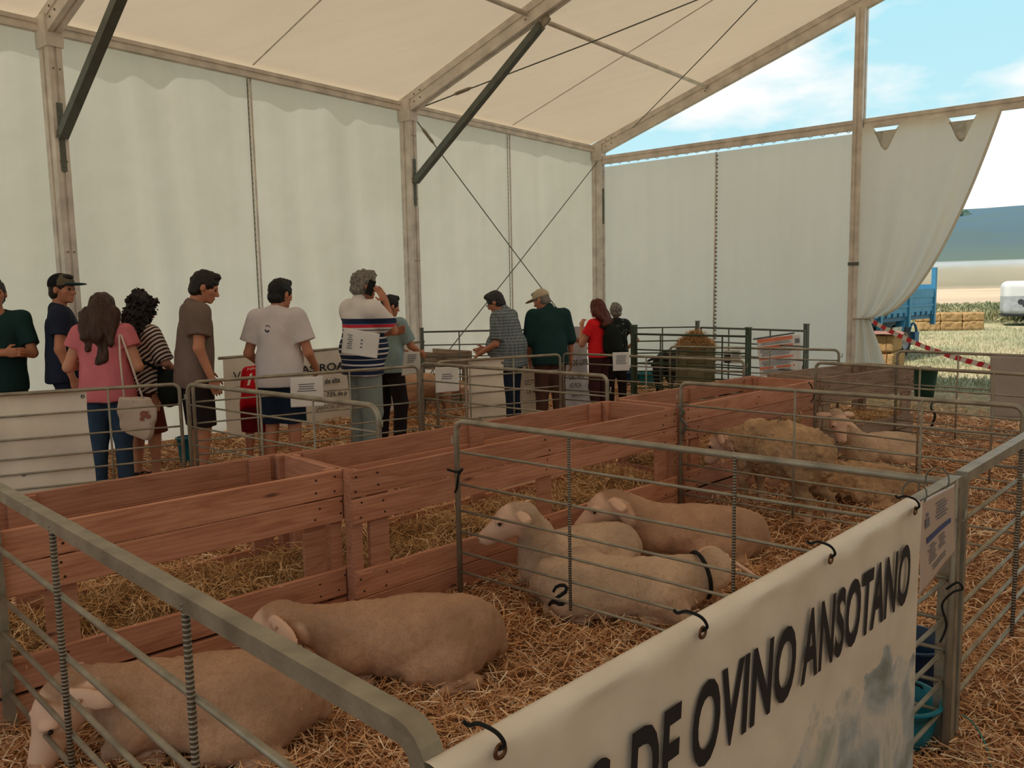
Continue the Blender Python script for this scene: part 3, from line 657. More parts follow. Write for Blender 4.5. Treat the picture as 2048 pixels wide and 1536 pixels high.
# ---------------------------------------------------------------- land outside
def terrain_z(r, a):
    z = np.interp(r, [0, 265, 290, 301, 420, 900, 1500], [0, 0, 7.2, 8.9, 17, 71, 60])
    z = z + np.clip((r - 310) / 300, 0, 1) * 9 * (vnoise(a * 60, r / 60, 1.6) - 0.5) + np.clip((r - 262) / 30, 0, 1) * np.clip((330 - r) / 30, 0, 1) * 0
    z = z + np.exp(-((r - 47) / 5.0) ** 2) * 0.35 * (0.4 + vnoise(a * 40, r, 1.0))
    return z - 0.03
rr_ = np.concatenate([np.linspace(0.5, 30, 24), np.linspace(31, 48, 14), np.linspace(60, 260, 10), np.linspace(266, 306, 14), np.geomspace(315, 1500, 34)])
aa_ = np.linspace(0, 2 * PI, 241)[:-1]
Rg, Ag = np.meshgrid(rr_, aa_, indexing='ij'); Zg = terrain_z(Rg, Ag)
Vt = np.stack([Rg * np.sin(Ag), Rg * np.cos(Ag), Zg], -1).reshape(-1, 3); na = len(aa_)
I, J = np.meshgrid(np.arange(len(rr_) - 1), np.arange(na), indexing='ij'); J2 = (J + 1) % na
Qt = np.stack([I * na + J, I * na + J2, (I + 1) * na + J2, (I + 1) * na + J], -1).reshape(-1, 4)
M = Mat('meadow_fields_and_hills'); co = M.coord('Object'); ln_ = M.n('ShaderNodeVectorMath', {0: co}, operation='LENGTH').outputs['Value']
wob = M.n('ShaderNodeMath', {0: M.noise(co, 0.15, 3), 1: 8.0}, operation='MULTIPLY').outputs[0]
rr2 = M.n('ShaderNodeMath', {0: ln_, 1: 0.001}, operation='MULTIPLY').outputs[0]
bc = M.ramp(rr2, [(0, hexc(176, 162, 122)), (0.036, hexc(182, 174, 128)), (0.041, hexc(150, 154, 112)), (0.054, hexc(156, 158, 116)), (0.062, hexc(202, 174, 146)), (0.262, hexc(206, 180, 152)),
    (0.268, hexc(132, 124, 104)), (0.288, hexc(156, 146, 126)), (0.2905, hexc(164, 166, 164)), (0.300, hexc(166, 168, 168)), (0.303, hexc(92, 104, 96)), (0.5, hexc(80, 98, 104)), (1, hexc(80, 106, 122))])  # hills turn bluer with distance: haze put into their colour
g1 = M.noise(co, 1.3, 5, 0.7); g2 = M.noise(co, 0.35, 4, 0.6); near = M.ramp(rr2, [(0.037, (1, 1, 1, 1)), (0.042, (0, 0, 0, 1))])
gcol = M.mix(M.ramp(g2, [(0.42, (0, 0, 0, 1)), (0.58, (1, 1, 1, 1))]), hexc(184, 166, 132), hexc(128, 134, 98))
gcol = M.mix(M.ramp(g1, [(0.35, (0.5, 0.5, 0.5, 1)), (0.65, (0, 0, 0, 1))]), gcol, hexc(202, 186, 156))
bc = M.mix(near, bc, gcol)
hn = M.noise(co, 0.02, 5, 0.65); bc = M.mix(M.ramp(hn, [(0.4, (0.28, 0.28, 0.28, 1)), (0.6, (0, 0, 0, 1))]), bc, hexc(88, 104, 84))
M.pbr(bc, 0.95, 0, M.bump(g1, 0.5, 0.05), 0.05)
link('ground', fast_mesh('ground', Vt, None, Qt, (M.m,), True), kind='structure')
# straw covered floor of the tent
S0, S1, K0, K1 = -9.0, 13.75, -0.25, 20.2
ns_, nk_ = 228, 204; ss = np.linspace(S0, S1, ns_); kk = np.linspace(K0, K1, nk_); Sg, Kg = np.meshgrid(ss, kk, indexing='ij')
Xf = D1[0] * Sg + D2[0] * (TW_W - Kg); Yf = D1[1] * Sg + D2[1] * (TW_W - Kg); Zf = ground_h(Xf, Yf)
I, J = np.meshgrid(np.arange(ns_ - 1), np.arange(nk_ - 1), indexing='ij')
Qf = np.stack([I * nk_ + J, (I + 1) * nk_ + J, (I + 1) * nk_ + J + 1, I * nk_ + J + 1], -1).reshape(-1, 4)
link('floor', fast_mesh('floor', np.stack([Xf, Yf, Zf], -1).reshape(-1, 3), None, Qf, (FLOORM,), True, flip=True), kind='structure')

# ---------------------------------------------------------------- tent canvas
EZ, SL = 4.47, 0.331
def roof_z(k): return EZ + SL * (k if k <= 10 else 20 - k)
posts_s = [13.55, 8.50, 3.62, -1.35, -6.3]
cuts = [13.55, 10.98, 8.50, 5.97, 3.62, 1.1, -1.35, -3.8, -6.3]
ceil_ = link('ceiling', None, kind='structure')
def canvas(name, fn, nu, nv, mat, parent):
    return MB().grid(fn, nu, nv).build(name, mat, parent, True)
for side in (0, 1):
    for a, b in zip(cuts[:-1], cuts[1:]):
        def fn(u, v, a=a, b=b):
            s = b + (a - b) * u; k = 10 * v + (0 if side == 0 else 10); z = roof_z(k) - 0.035 * math.sin(PI * u) * math.sin(PI * min(1, v * 1.0)) 
            return T(s, k - (0.12 if side == 0 and v == 0 else 0), z)
        canvas('panel', fn, 8, 24, ROOF, ceil_)
def wall_panels(root, a, b, base, zt, zb, k_=None, s_=None, amp=0.02, seed=0, mat=None):
    rg = np.random.default_rng(seed); ph = rg.random(6) * 6
    def fn(u, v):
        t = a + (b - a) * u; z = zb + (zt - zb) * v
        e = math.sin(PI * min(1, u * 1.0)); w = amp * e * (math.sin(t * 3.1 + ph[0] + 1.5 * (1 - v)) * 0.6 + 0.5 * math.sin(t * 7.3 + ph[1] + 2.2 * v) + 0.5 * math.sin(z * 1.9 + t * 2 + ph[2]) + 0.35 * math.sin(t * 13 + z * 1.2 + ph[3]))
        return T(t, k_ + w, z) if k_ is not None else T(s_ + w, t, z)
    canvas('panel', fn, 40, 24, mat or WALL, root)
wl = link('wall_left', None, kind='structure')
for i, (a, b) in enumerate(zip(cuts[:-1], cuts[1:])):
    wall_panels(wl, b - 0.01, a + (0.12 if i == 0 else 0.01), 0, 4.42, 0.02, k_=-0.03, seed=i, amp=0.028 if i > 1 else 0.012)
wb = link('wall_back', None, kind='structure')
for i, (a, b) in enumerate([(-0.02, 2.53), (2.51, 4.99)]): wall_panels(wb, a, b, 0, 4.05, 0.02, s_=TG + 0.13, seed=20 + i, amp=0.010, mat=WALLB)
wr = link('wall_right', None, kind='structure')
for i, (a, b) in enumerate(zip(cuts[:-1], cuts[1:])): wall_panels(wr, b - 0.01, a + 0.01, 0, 4.42, 0.02, k_=20.03, seed=40 + i)
# ---------------------------------------------------------------- tent frame
def prof(w, h):   # box profile with a groove in each side
    g = 0.014; a = w / 2; b = h / 2
    return [(-a, -b), (-0.2 * a, -b), (-0.2 * a, -b + g), (0.2 * a, -b + g), (0.2 * a, -b), (a, -b), (a, -0.25 * b), (a - g, -0.25 * b), (a - g, 0.25 * b), (a, 0.25 * b), (a, b), (0.2 * a, b), (0.2 * a, b - g), (-0.2 * a, b - g), (-0.2 * a, b), (-a, b), (-a, 0.25 * b), (-a + g, 0.25 * b), (-a + g, -0.25 * b), (-a, -0.25 * b)]
plab = {13.55: 'aluminium corner post where the long wall meets the end wall', 8.50: 'aluminium side post behind the man in the light blue shirt', 3.62: 'aluminium side post behind the man in the dark cap', -1.35: 'aluminium side post beside the camera on the long wall', -6.3: 'aluminium side post furthest behind the camera'}
for s_ in posts_s:
    for k_ in (0.13, 19.87):
        if k_ > 1 and s_ < 20 and s_ not in (13.55, 8.50): pass
        lb = plab[s_] if k_ < 1 else plab[s_].replace('long wall', 'opposite wall').replace('behind the man in the light blue shirt', 'on the opposite wall, second bay').replace('behind the man in the dark cap', 'on the opposite wall, third bay').replace('furthest behind', 'furthest back on the opposite wall behind')
        t = thing('tent_post', lb, 'post', T(s_, k_), PI / 2 - TA, 'aluminium posts of the tent')
        MB().prism(prof(0.13, 0.22), (0, 0, 0), (0, 0, 4.40), (0, 1, 0)).build('post', ALU, t)
        m = MB(); m.box((-0.16, -0.14, 0), (0.16, 0.14, 0.012)); m.build('base_plate', GALV, t)
        m = MB(); m.box((-0.085, -0.125, 4.16), (0.085, 0.125, 4.46)); m.build('corner_bracket', ALU, t)
        if k_ < 1:
            yy = -0.118
            m = MB(); m.box((-0.028, yy, 2.95), (0.028, yy + 0.012, 3.62)); m.build('perforated_plate', GALVD, t)
            m = MB()
            for j in range(9): m.tube([(0, yy - 0.004, 3.0 + 0.07 * j), (0, yy + 0.002, 3.0 + 0.07 * j)], 0.012, 8)
            for j in range(3): 
                for q in (-0.03, 0.03): m.tube([(q, yy - 0.002, 3.95 - 0.9 * j), (q, yy + 0.002, 3.95 - 0.9 * j)], 0.009, 6)
            m.build('bolt_holes', DARKSEAM, t, kind='stuff')
rlab = {13.55: 'roof rafter over the open end of the tent', 8.50: 'roof rafter rising from the side post in the middle of the wall', 3.62: 'roof rafter at the top left corner of the photo', -1.35: 'roof rafter just overhead behind the camera', -6.3: 'roof rafter furthest behind the camera'}
for s_ in posts_s:
    t = thing('roof_rafter', rlab[s_], 'rafter', T(s_, 0.1, EZ - 0.14), 0, 'aluminium rafters of the tent'); o = Vector(T(s_, 0.1, EZ - 0.14))
    f = lambda k, z: Vector(T(s_, k, z)) - o
    MB().prism(prof(0.13, 0.24), f(0.02, EZ - 0.13), f(10, roof_z(10) - 0.13)).build('near_half', ALU, t); MB().prism(prof(0.13, 0.24), f(10, roof_z(10) - 0.13), f(19.98, EZ - 0.13)).build('far_half', ALU, t)
    m = MB()
    for q in (0.35, 0.47, 2.4): 
        for dz in (-0.05, 0.05):
            c = f(q, roof_z(q) - 0.13 + dz); n = Vector(tuple(D1) + (0,)) * -0.075; m.tube([c + n, c + n * 0.9], 0.012, 6)
    m.build('bolts', DARKSEAM, t, kind='stuff')
def bar(name, label, cat, p0, p1, w, h, mat, group=None, prof_=None, round_=None):
    p0 = Vector(p0); p1 = Vector(p1); m = MB()
    if round_: m.tube([(0, 0, 0), p1 - p0], round_, 10)
    else: m.prism(prof_ or [(-w / 2, -h / 2), (w / 2, -h / 2), (w / 2, h / 2), (-w / 2, h / 2)], (0, 0, 0), p1 - p0)
    o = m.build(name, mat, None, bool(round_)); o.location = p0; return tag(o, label, cat, group)
elab = ['eave beam above the pens nearest the corner post', 'eave beam above the people in the middle of the wall', 'eave beam at the top left edge of the photo', 'eave beam behind the camera on the long wall']
for i in range(4):
    bar('eave_beam', elab[i], 'beam', T(posts_s[i] - 0.07, 0.04, 4.385), T(posts_s[i + 1] + 0.07, 0.04, 4.385), 0.09, 0.115, ALU, 'eave beams of the tent', prof(0.09, 0.115))
    bar('eave_beam', elab[i].replace('above', 'opposite the one above').replace('at the top', 'opposite the one at the top').replace('on the long wall', 'on the opposite wall'), 'beam', T(posts_s[i] - 0.07, 19.96, 4.385), T(posts_s[i + 1] + 0.07, 19.96, 4.385), 0.09, 0.115, ALU, 'eave beams of the tent')
# end wall frame: uprights and cross beams
for i, (k_, top, lb) in enumerate([(4.98, roof_z(4.98) - 0.22, 'tall gable upright between the end wall and the tied curtain'), (10.0, roof_z(10) - 0.25, 'gable upright under the ridge beyond the open end'), (15.0, roof_z(15) - 0.22, 'gable upright on the far side of the open end')]):
    t = thing('gable_post', lb, 'post', T(TG, k_), PI / 2 - TA, 'uprights of the gable'); MB().prism(prof(0.14, 0.2), (0, 0, 0), (0, 0, top), (1, 0, 0)).build('post', ALU, t)
    m = MB(); m.box((-0.12, -0.16, 0), (0.12, 0.16, 0.012)); m.build('base_plate', GALV, t); m = MB(); m.box((-0.11, -0.08, 1.98), (0.11, 0.08, 2.03)); m.build('clamp', GALVD, t)
gl = ['horizontal gable beam above the closed end wall', 'horizontal gable beam above the tied curtain', 'horizontal gable beam across the open end, second bay', 'horizontal gable beam across the open end, last bay']
for i, (a, b) in enumerate([(0.2, 4.9), (5.06, 9.92), (10.08, 14.92), (15.08, 19.8)]):
    bar('gable_beam', gl[i], 'beam', T(TG, a, 4.155), T(TG, b, 4.155), 0.08, 0.15, ALU, 'cross beams of the gable', prof(0.08, 0.15))
m = MB()   # keder loops lacing the end wall to its beam
for i in range(24): 
    k_ = 0.15 + i * 0.2; o_ = Vector(T(TG - 0.02, k_, 0)); m.tube([Vector(T(TG - 0.02, k_, 4.10)), Vector(T(TG - 0.02, k_ + 0.08, 4.05)), Vector(T(TG - 0.02, k_ + 0.16, 4.10))], 0.006, 5)
m.build('lacing', WHITEP, wb, kind='stuff')
# zipped seams between canvas strips
for (s_, root) in ((10.98, wl), (5.97, wl), (1.1, wl)):
    m = MB(); m.tube([T(s_, 0.02, 0.05), T(s_ + 0.004, 0.02, 2), T(s_, 0.02, 4.35)], 0.014, 6); m.build('seam', ALU, root, True)
    m = MB()
    for j in range(60): m.tube([T(s_ - 0.045, 0.01, 0.1 + j * 0.07), T(s_ - 0.025, 0.0, 0.13 + j * 0.07)], 0.005, 4)
    m.tube([T(s_ - 0.035, 0.0, 0.05), T(s_ - 0.035, 0.0, 4.35)], 0.006, 4); m.build('lacing', DARKSEAM, root, kind='stuff')
m = MB(); m.tube([T(TG + 0.10, 2.52, 0.05), T(TG + 0.10, 2.54, 4.05)], 0.016, 6); m.build('seam', ALU, wb, True)
m = MB()
for j in range(56): m.box((-0.05, -0.012, 0.12 + j * 0.07), (-0.015, 0.004, 0.15 + j * 0.07), Matrix.Translation(Vector(T(TG + 0.095, 2.52))) @ Matrix.Rotation(PI / 2 - TA + PI / 2, 4, 'Z'))
m.build('lacing', DARKSEAM, wb, kind='stuff')
for s_ in (10.98, 5.97, 1.1): m = MB(); m.tube([T(s_, 0.1, roof_z(0.1) - 0.03), T(s_, 5, roof_z(5) - 0.05), T(s_, 10, roof_z(10) - 0.02)], 0.009, 5); m.build('seam', ALU, ceil_, True)
# knee braces
def roof_hit(u, v, drop=0.1):
    d = ray(u, v); kx, ky = -D2[0], -D2[1]   # k = 9 - P.D2
    # CAM_H + d2 t = EZ - drop + SL * (TW_W - t * (d.D2))
    t = (EZ - drop + SL * TW_W - CAM_H) / (d[2] + SL * (d[0] * D2[0] + d[1] * D2[1])); P = d * t; return P[0] * D1[0] + P[1] * D1[1], TW_W - (P[0] * D2[0] + P[1] * D2[1])
def s_plane(u, v, s_):
    d = ray(u, v); t = s_ / (d[0] * D1[0] + d[1] * D1[1]); P = d * t; return TW_W - (P[0] * D2[0] + P[1] * D2[1]), CAM_H + P[2]
kb, zb_ = s_plane(1083, 48, 8.5)
for s_, lb in ((8.5, 'grey knee brace from the middle side post to its rafter'), (3.62, 'grey knee brace above the man in the dark cap'), (-1.35, 'grey knee brace behind the camera')):
    t = thing('knee_brace', lb, 'brace', T(s_, 0.26, 3.3), 0, 'knee braces of the tent'); o = Vector(T(s_, 0.26, 3.3)); q1 = Vector(T(s_, kb, roof_z(kb) - 0.34)) - o
    MB().beam((0, 0, 0), q1, 0.09, 0.09).build('tube', GALVD, t); dd = q1.normalized()
    m = MB(); m.beam(-dd * 0.16 , dd * 0.03, 0.03, 0.06); m.tube([Vector(tuple(D1) + (0,)) * -0.06, Vector(tuple(D1) + (0,)) * 0.06], 0.014, 8); m.build('lower_pin', GALV, t)
    m = MB(); m.beam(q1 - dd * 0.03, q1 + dd * 0.14, 0.03, 0.1); m.build('upper_bracket', GALV, t)
# purlin pipe and bracing cables
s1, k1 = roof_hit(1100, 50, 0.14); s2, k2 = roof_hit(1400, 163, 0.14); kp = (k1 + k2) / 2
for i, (a, b, lb) in enumerate([(13.5, 8.58, 'purlin pipe in the bay next to the open end'), (8.42, 3.7, 'purlin pipe at the top centre of the photo'), (3.55, -1.3, 'purlin pipe overhead behind the camera')]):
    bar('purlin_pipe', lb, 'pipe', T(a, k1, roof_z(k1) - 0.12), T(b, k1, roof_z(k1) - 0.12), 0, 0, ALU, 'roof purlins', round_=0.032)
def cable(label, p0, p1, r=0.009, turn=None):
    p0 = Vector(p0); p1 = Vector(p1); t = thing('bracing_cable', label, 'cable', p0, 0, 'steel bracing cables'); d = p1 - p0; sag = Vector((0, 0, -0.02))
    MB().tube([Vector(), d * 0.5 + sag, d], r, 6).build('wire', GALVD, t, True)
    if turn: m = MB(); m.tube([d * turn, d * (turn + 0.012), d * (turn + 0.045), d * (turn + 0.057)], 0.02, 8, [0.008, 0.026, 0.026, 0.008]); m.build('turnbuckle', GALV, t, True)
sa, ka = roof_hit(1390, 2, 0.2); sb, kb2 = roof_hit(1510, 2, 0.2)
cable('steel roof cable with a turnbuckle starting beside the middle side post', T(8.62, 0.25, roof_z(0.25) - 0.2), T(sa + (sa - 8.62) * 0.3, ka * 1.3, roof_z(ka * 1.3) - 0.2), turn=0.10)
cable('steel roof cable rising from the gable rafter near the corner', T(13.3, roof_hit(1247, 250, .2)[1], roof_z(roof_hit(1247, 250, .2)[1]) - 0.2), T(sb - (13.3 - sb) * 0.4, kb2 * 1.3, roof_z(kb2 * 1.3) - 0.2))
cable('wall bracing cable falling from the middle post to the right', T(8.66, 0.15, 4.2), T(13.4, 0.15, 0.3), turn=0.02)
cable('wall bracing cable falling from the corner post to the left', T(13.42, 0.20, 4.12), T(8.62, 0.20, 0.35))
# ---------------------------------------------------------------- tied back curtain in the gable opening
def curt(u, v):      # u across from the post, v from the ground up
    z = v * 4.09; tie = 1.14
    if z >= tie:
        f = (z - tie) / (4.09 - tie); wmax = 0.20 + 1.66 * f ** 0.5; am = 0.05 * (1 - f) ** 1.3 + 0.018
    else:
        f = (tie - z) / tie; wmax = 0.20 + 0.42 * f ** 0.9; am = 0.05 + 0.06 * f
    k_ = 5.05 + wmax * u + (0.0 if z >= tie else -0.12 * f * (1 - u))
    sc = 0
    if v > 0.985: z -= 0.34 * max(0, math.sin(u * PI * 3.6 - 0.6)) ** 3 * (u < 0.86)
    off = am * (math.sin(u * 17 + 1.5 * f) + 0.5 * math.sin(u * 31 + 2)) * (0.3 + u * 0.9)
    return T(TG - 0.10 + off, k_, z)
cu_ = MB().grid(curt, 90, 90).build('tied_curtain', CURT, None, True); tag(cu_, 'cream canvas curtain gathered and tied beside the gable upright', 'curtain')
m = MB(); pts = [T(TG - 0.10 + 0.11 * math.cos(a), 5.16 + 0.15 * math.sin(a), 1.14) for a in np.linspace(0, 2 * PI, 18, endpoint=False)]; m.tube(pts, 0.012, 6, closed=True); m.build('tie_cord', SKIRT, cu_, True)
m = MB(); m.tube([curt(1.0, v) + np.array([0, -0.02, 0]) for v in np.linspace(0.29, 1, 24)], 0.02, 6); m.build('hem', CURT, cu_, True)
# ---------------------------------------------------------------- wooden feeders
def feeder(label, p0, p1, depth, seed, mat=WOOD, posts=(0.1, 0.5, 0.9), H_=0.8, nail=True):
    loc, yaw, Ln = seg_frame(p0, p1); rg = random.Random(seed); t = thing('feed_trough', label, 'feeder', loc, yaw, 'row of wooden feeders')
    tk = 0.024; lev = [(0.012, 0.142), (0.150, 0.288), (0.540, 0.664), (0.668, H_)]
    def bd(x0, x1, y0, y1, z0, z1):
        c = ((x0 + x1) / 2, (y0 + y1) / 2, (z0 + z1) / 2); dx, dy, dz = (x1 - x0) / 2, (y1 - y0) / 2, (z1 - z0) / 2; e = 0.003; m = MB()
        # board with eased edges along its length
        if dx > dy: 
            poly = [(-dy, -dz + e), (-dy + e, -dz), (dy - e, -dz), (dy, -dz + e), (dy, dz - e), (dy - e, dz), (-dy + e, dz), (-dy, dz - e)]; m.prism(poly, (-dx, 0, 0), (dx, 0, 0))
            o = m.build('board', mat, t, loc=c)
        else:
            poly = [(-dx, -dz + e), (-dx + e, -dz), (dx - e, -dz), (dx, -dz + e), (dx, dz - e), (dx - e, dz), (-dx + e, dz), (-dx, dz - e)]; m.prism(poly, (-dy, 0, 0), (dy, 0, 0))
            o = m.build('board', mat, t, loc=c); o.rotation_euler = (0, 0, PI / 2)
        return o
    for (z0, z1) in lev:
        for y in (0, depth):
            j = rg.uniform(-0.006, 0.006); x0 = rg.uniform(0, 0.012); x1 = Ln - rg.uniform(0, 0.012)
            o = bd(x0, x1, y - tk / 2 + rg.uniform(-0.003, 0.003), y + tk / 2, z0 + j, z1 + j); o.rotation_euler = (0, rg.uniform(-0.002, 0.002), 0)
    for x in (tk, Ln - tk):
        for (z0, z1) in lev: bd(x - tk / 2, x + tk / 2, tk, depth - tk, z0, z1)
    for fx in posts:
        for y, sg in ((tk * 1.05, 1), (depth - tk * 1.05, -1)):
            x = fx * Ln; m = MB(); m.box((-0.058, -tk / 2, 0.0), (0.058, tk / 2, H_ - 0.012)); m.build('post', mat, t, loc=(x, y, 0))
    for x in (0.035, Ln - 0.035):
        for y in (0.045, depth - 0.045): m = MB(); m.box((-0.03, -0.03, 0), (0.03, 0.03, H_ - 0.005)); m.build('corner_post', mat, t, loc=(x, y, 0))
    bd(0.03, Ln - 0.03, depth * 0.5 - 0.10, depth * 0.5 + 0.10, 0.05, 0.07)
    m = MB()
    for (z0, z1) in lev:
        for fx in (0.035 / Ln, posts[0], posts[-1], 1 - 0.035 / Ln, *( [posts[1]] if len(posts) > 2 else [])):
            for q in (0.25, 0.75):
                x = fx * Ln + rg.uniform(-0.02, 0.02); z = z0 + (z1 - z0) * q + rg.uniform(-0.01, 0.01); m.tube([(x, -tk / 2 - 0.004, z), (x, -tk / 2 + 0.001, z)], 0.0055, 6)
    m.build('nails', NAIL, t, kind='stuff')
    # hay: a mound plus loose stalks
    hz = lambda x, y: 0.20 + 0.10 * vnoise(x * 1.3 + seed * 7, y * 1.3, 0.4) + 0.05 * vnoise(x + seed * 3, y, 0.13)
    m = MB(); m.grid(lambda u, v: (0.05 + (Ln - 0.1) * u, 0.05 + (depth - 0.1) * v, float(hz(0.05 + (Ln - 0.1) * u, 0.05 + (depth - 0.1) * v)) - 0.03), 50, 14); m.build('hay_bed', HAYBED, t, True, kind='stuff')
    n = int(5200 * Ln / 2.8); P = np.stack([RNG.random(n) * (Ln - 0.08) + 0.04, RNG.random(n) * (depth - 0.08) + 0.04, np.zeros(n)], 1); P[:, 2] = hz(P[:, 0], P[:, 1]) - 0.02 + RNG.random(n) * 0.05
    strands('hay', P, RNG.random(n) * 2 * PI, RNG.normal(0, 0.45, n), RNG.uniform(0.05, 0.17, n), RNG.uniform(0.0025, 0.005, n), HAY, t, 0.5)
    n = 60; P = np.stack([RNG.random(n) * Ln, RNG.choice([0.0, 0.0, depth], n) + RNG.normal(0, 0.012, n), 0.29 + RNG.random(n) * 0.02], 1)
    strands('hanging_hay', P, RNG.random(n) * 2 * PI, RNG.uniform(-1.5, 0.5, n), RNG.uniform(0.06, 0.16, n), RNG.uniform(0.002, 0.004, n), STRAW, t, 0.6)
    return t
HAYBED = plain('packed_hay', (128, 96, 62), 0.95, bump=0.8, bscale=60, var=0.25)
dF = np.array([math.sin(math.radians(47.6)), math.cos(math.radians(47.6))])
feeder('wooden feeder nearest the camera, running out of the photo on the left', np.array([-0.86, 3.98]) - dF * 2.85, (-0.86, 3.98), 0.62, 1, posts=(0.1, 0.55, 0.945))
feeder('second wooden feeder, between the first feeder and the tied gate', (-0.80, 3.90), (1.20, 5.86), 0.66, 2, posts=(0.06, 0.5, 0.94))
feeder('third wooden feeder, beside the standing shaggy sheep', (1.27, 5.94), (2.80, 7.42), 0.64, 3, posts=(0.08, 0.5, 0.94))
feeder('last greyed wooden feeder at the far end beside the green tub', (2.92, 7.62), (4.29, 8.60), 0.60, 4, WOODG, posts=(0.08, 0.92))

# ---------------------------------------------------------------- tubular hurdles
RAILZ = [0.82, 0.645, 0.50, 0.385, 0.27, 0.16]
def rebar_mat():
    M = Mat('ribbed_rebar'); co = M.coord('Object'); w = M.n('ShaderNodeTexWave', {'Vector': co, 'Scale': 26.0, 'Distortion': 0.0}, bands_direction='Z').outputs[0]
    col = M.ramp(w, [(0.3, hexc(92, 84, 74)), (0.7, hexc(168, 158, 144))]); return M.pbr(col, 0.5, 0.5, M.bump(w, 1.0, 0.004), 0.3)
REBAR = rebar_mat(); 
def hurdle(label, p0, p1, H_=0.985, rails=None, stays=(0.5,), fr=0.0145, rr=0.0075, square=False, mat=None, smat=None, rnd0=True, rnd1=True, group='tubular sheep hurdles', z0=0.0, cat='hurdle', rc=0.055, open_bottom=True):
    rails = rails or [r for r in RAILZ if r < H_ - 0.08]; mat = mat or GALV; loc, yaw, Ln = seg_frame(p0, p1); t = thing('sheep_hurdle', label, cat, (loc[0], loc[1], z0), yaw, group)
    def corner(cx, sx):   # quarter bend
        return [(cx + sx * (rc - rc * math.cos(a)), 0, H_ - rc + rc * math.sin(a)) for a in np.linspace(0, PI / 2, 6)]
    L_ = [(0, 0, 0.0)] + (corner(0, 1) if rnd0 else [(0, 0, H_)]); R_ = list(reversed([(Ln - (p[0]), 0, p[2]) for p in (corner(0, 1) if rnd1 else [(0, 0, H_)])])) + [(Ln, 0, 0.0)]
    m = MB()
    if square:
        q = 0.02; sq = [(-q, -q), (q, -q), (q, q), (-q, q)]; pts = L_ + R_
        b = 0
        for i, p in enumerate(pts):
            a = Vector(pts[max(i - 1, 0)]); c = Vector(pts[min(i + 1, len(pts) - 1)]); tn = (c - a).normalized(); up = Vector((0, 1, 0)); sd = tn.cross(up)
            for x, y in sq: m.V.append(tuple(Vector(p) + sd * x + up * y))
        for i in range(len(pts) - 1):
            for k in range(4): m.F.append((i * 4 + k, i * 4 + (k + 1) % 4, (i + 1) * 4 + (k + 1) % 4, (i + 1) * 4 + k))
        m.F += [(3, 2, 1, 0), tuple((len(pts) - 1) * 4 + k for k in range(4))]
    else: m.tube(L_ + R_, fr, 10)
    m.build('frame', mat, t, not square)
    me = None
    for z in rails:
        if me is None: mm = MB(); mm.tube([(0.0, 0, 0), (Ln * 0.33, 0, 0), (Ln * 0.66, 0, 0), (Ln, 0, 0)], rr, 8); me = new_mesh('rail', mm.V, mm.F, mat, True)
        o = link('rail', me, t, (0, 0, z)); o.rotation_euler = (0, random.uniform(-0.002, 0.002), 0)
    ms = None
    for f in stays:
        if ms is None: mm = MB(); mm.tube([(0, 0, rails[-1] - 0.03), (0, 0, H_)], rr * 1.05, 8); ms = new_mesh('stay', mm.V, mm.F, smat or mat, True)
        link('stay', ms, t, (Ln * f, -rr * 1.2, 0))
    for e_, s_ in ((0, 1), (Ln, -1)): 
        if square: continue
        m = MB(); m.tube([(e_ - s_ * 0.0, 0, 0.86), (e_ - s_ * 0.035, 0, 0.86), (e_ - s_ * 0.035, 0, 0.90)], 0.005, 6); m.build('hook', mat, t, True)
    return t
g3a = at(912, 842, 0.985); corner_ = at(1912, 958, 1.0)
hurdle('long tubular gate from the tied feeder corner to the notice post', g3a, corner_, stays=(0.315, 0.665), fr=0.0155, smat=REBAR, rnd1=False)
bA = at(880, 1490, 0.985); bB = at(1915, 950, 1.0)
_, _, BL = seg_frame(bA, bB)
_g = hurdle('square tube gate that carries the large printed banner', bA, bB, square=True, stays=(0.25, 0.7), smat=REBAR, rc=0.07, rnd1=False, z0=-0.05); _g.rotation_euler = (0, -0.048 / BL, _g.rotation_euler.z)
gL = at(-5, 980, 0.985); dgl = (gL - bA)[:2]; dgl /= np.linalg.norm(dgl)
hurdle('square tube gate crossing the lower left corner in front of the lying sheep', bA[:2] + dgl * 2.57, bA[:2] + dgl * 0.03, square=True, rails=[0.755, 0.56, 0.42, 0.30, 0.18], stays=(0.305, 0.673), rr=0.0095, smat=REBAR, rc=0.05)
rB = at(2048, 879, 0.985); drb = (rB - bB)[:2]; drb /= np.linalg.norm(drb)
hurdle('square tube gate running out of the photo past the blue tubs', bB[:2] + drb * 0.06, bB[:2] + drb * 2.4, square=True, rnd0=False, stays=(0.35, 0.75), smat=REBAR, rr=0.0085)
m = MB()   # second upright standing behind the corner
pp = at(1893, 1160, 0.62); t = thing('gate_post', 'square post right behind the notice, down to the blue tub', 'post', (pp[0], pp[1], 0), math.radians(45)); m.box((-0.022, -0.022, 0), (0.022, 0.022, 0.80)); m.build('post', GALV, t)
def H2(label, a, b, z=0.985, **kw):
    p = at(*a, z); q = at(*b, z); return hurdle(label, p, q, H_=z, **kw)
H2('hurdle in front of the women, its left part under white tarpaulin', (-40, 792), (358, 768), stays=(0.62,))
H2('hurdle sloping towards the feeder in front of the grey shirted man', (374, 768), (756, 812), stays=(0.45, 0.72), fr=0.018, rc=0.09)
H2('hurdle across the hips of the man in the white tee shirt', (385, 764), (836, 732), stays=(0.25, 0.66))
H2('hurdle from the pair of end posts to the rounded end by the red shirted woman', (843, 727), (1214, 752), stays=(0.28,), fr=0.016)
H2('hurdle in front of the man in the checked shirt', (873, 724), (1120, 709), stays=(0.25, 0.6))
H2('hurdle behind the dark brown legs of the red shirted woman', (1126, 707), (1488, 721), z=0.93, stays=(0.5,))
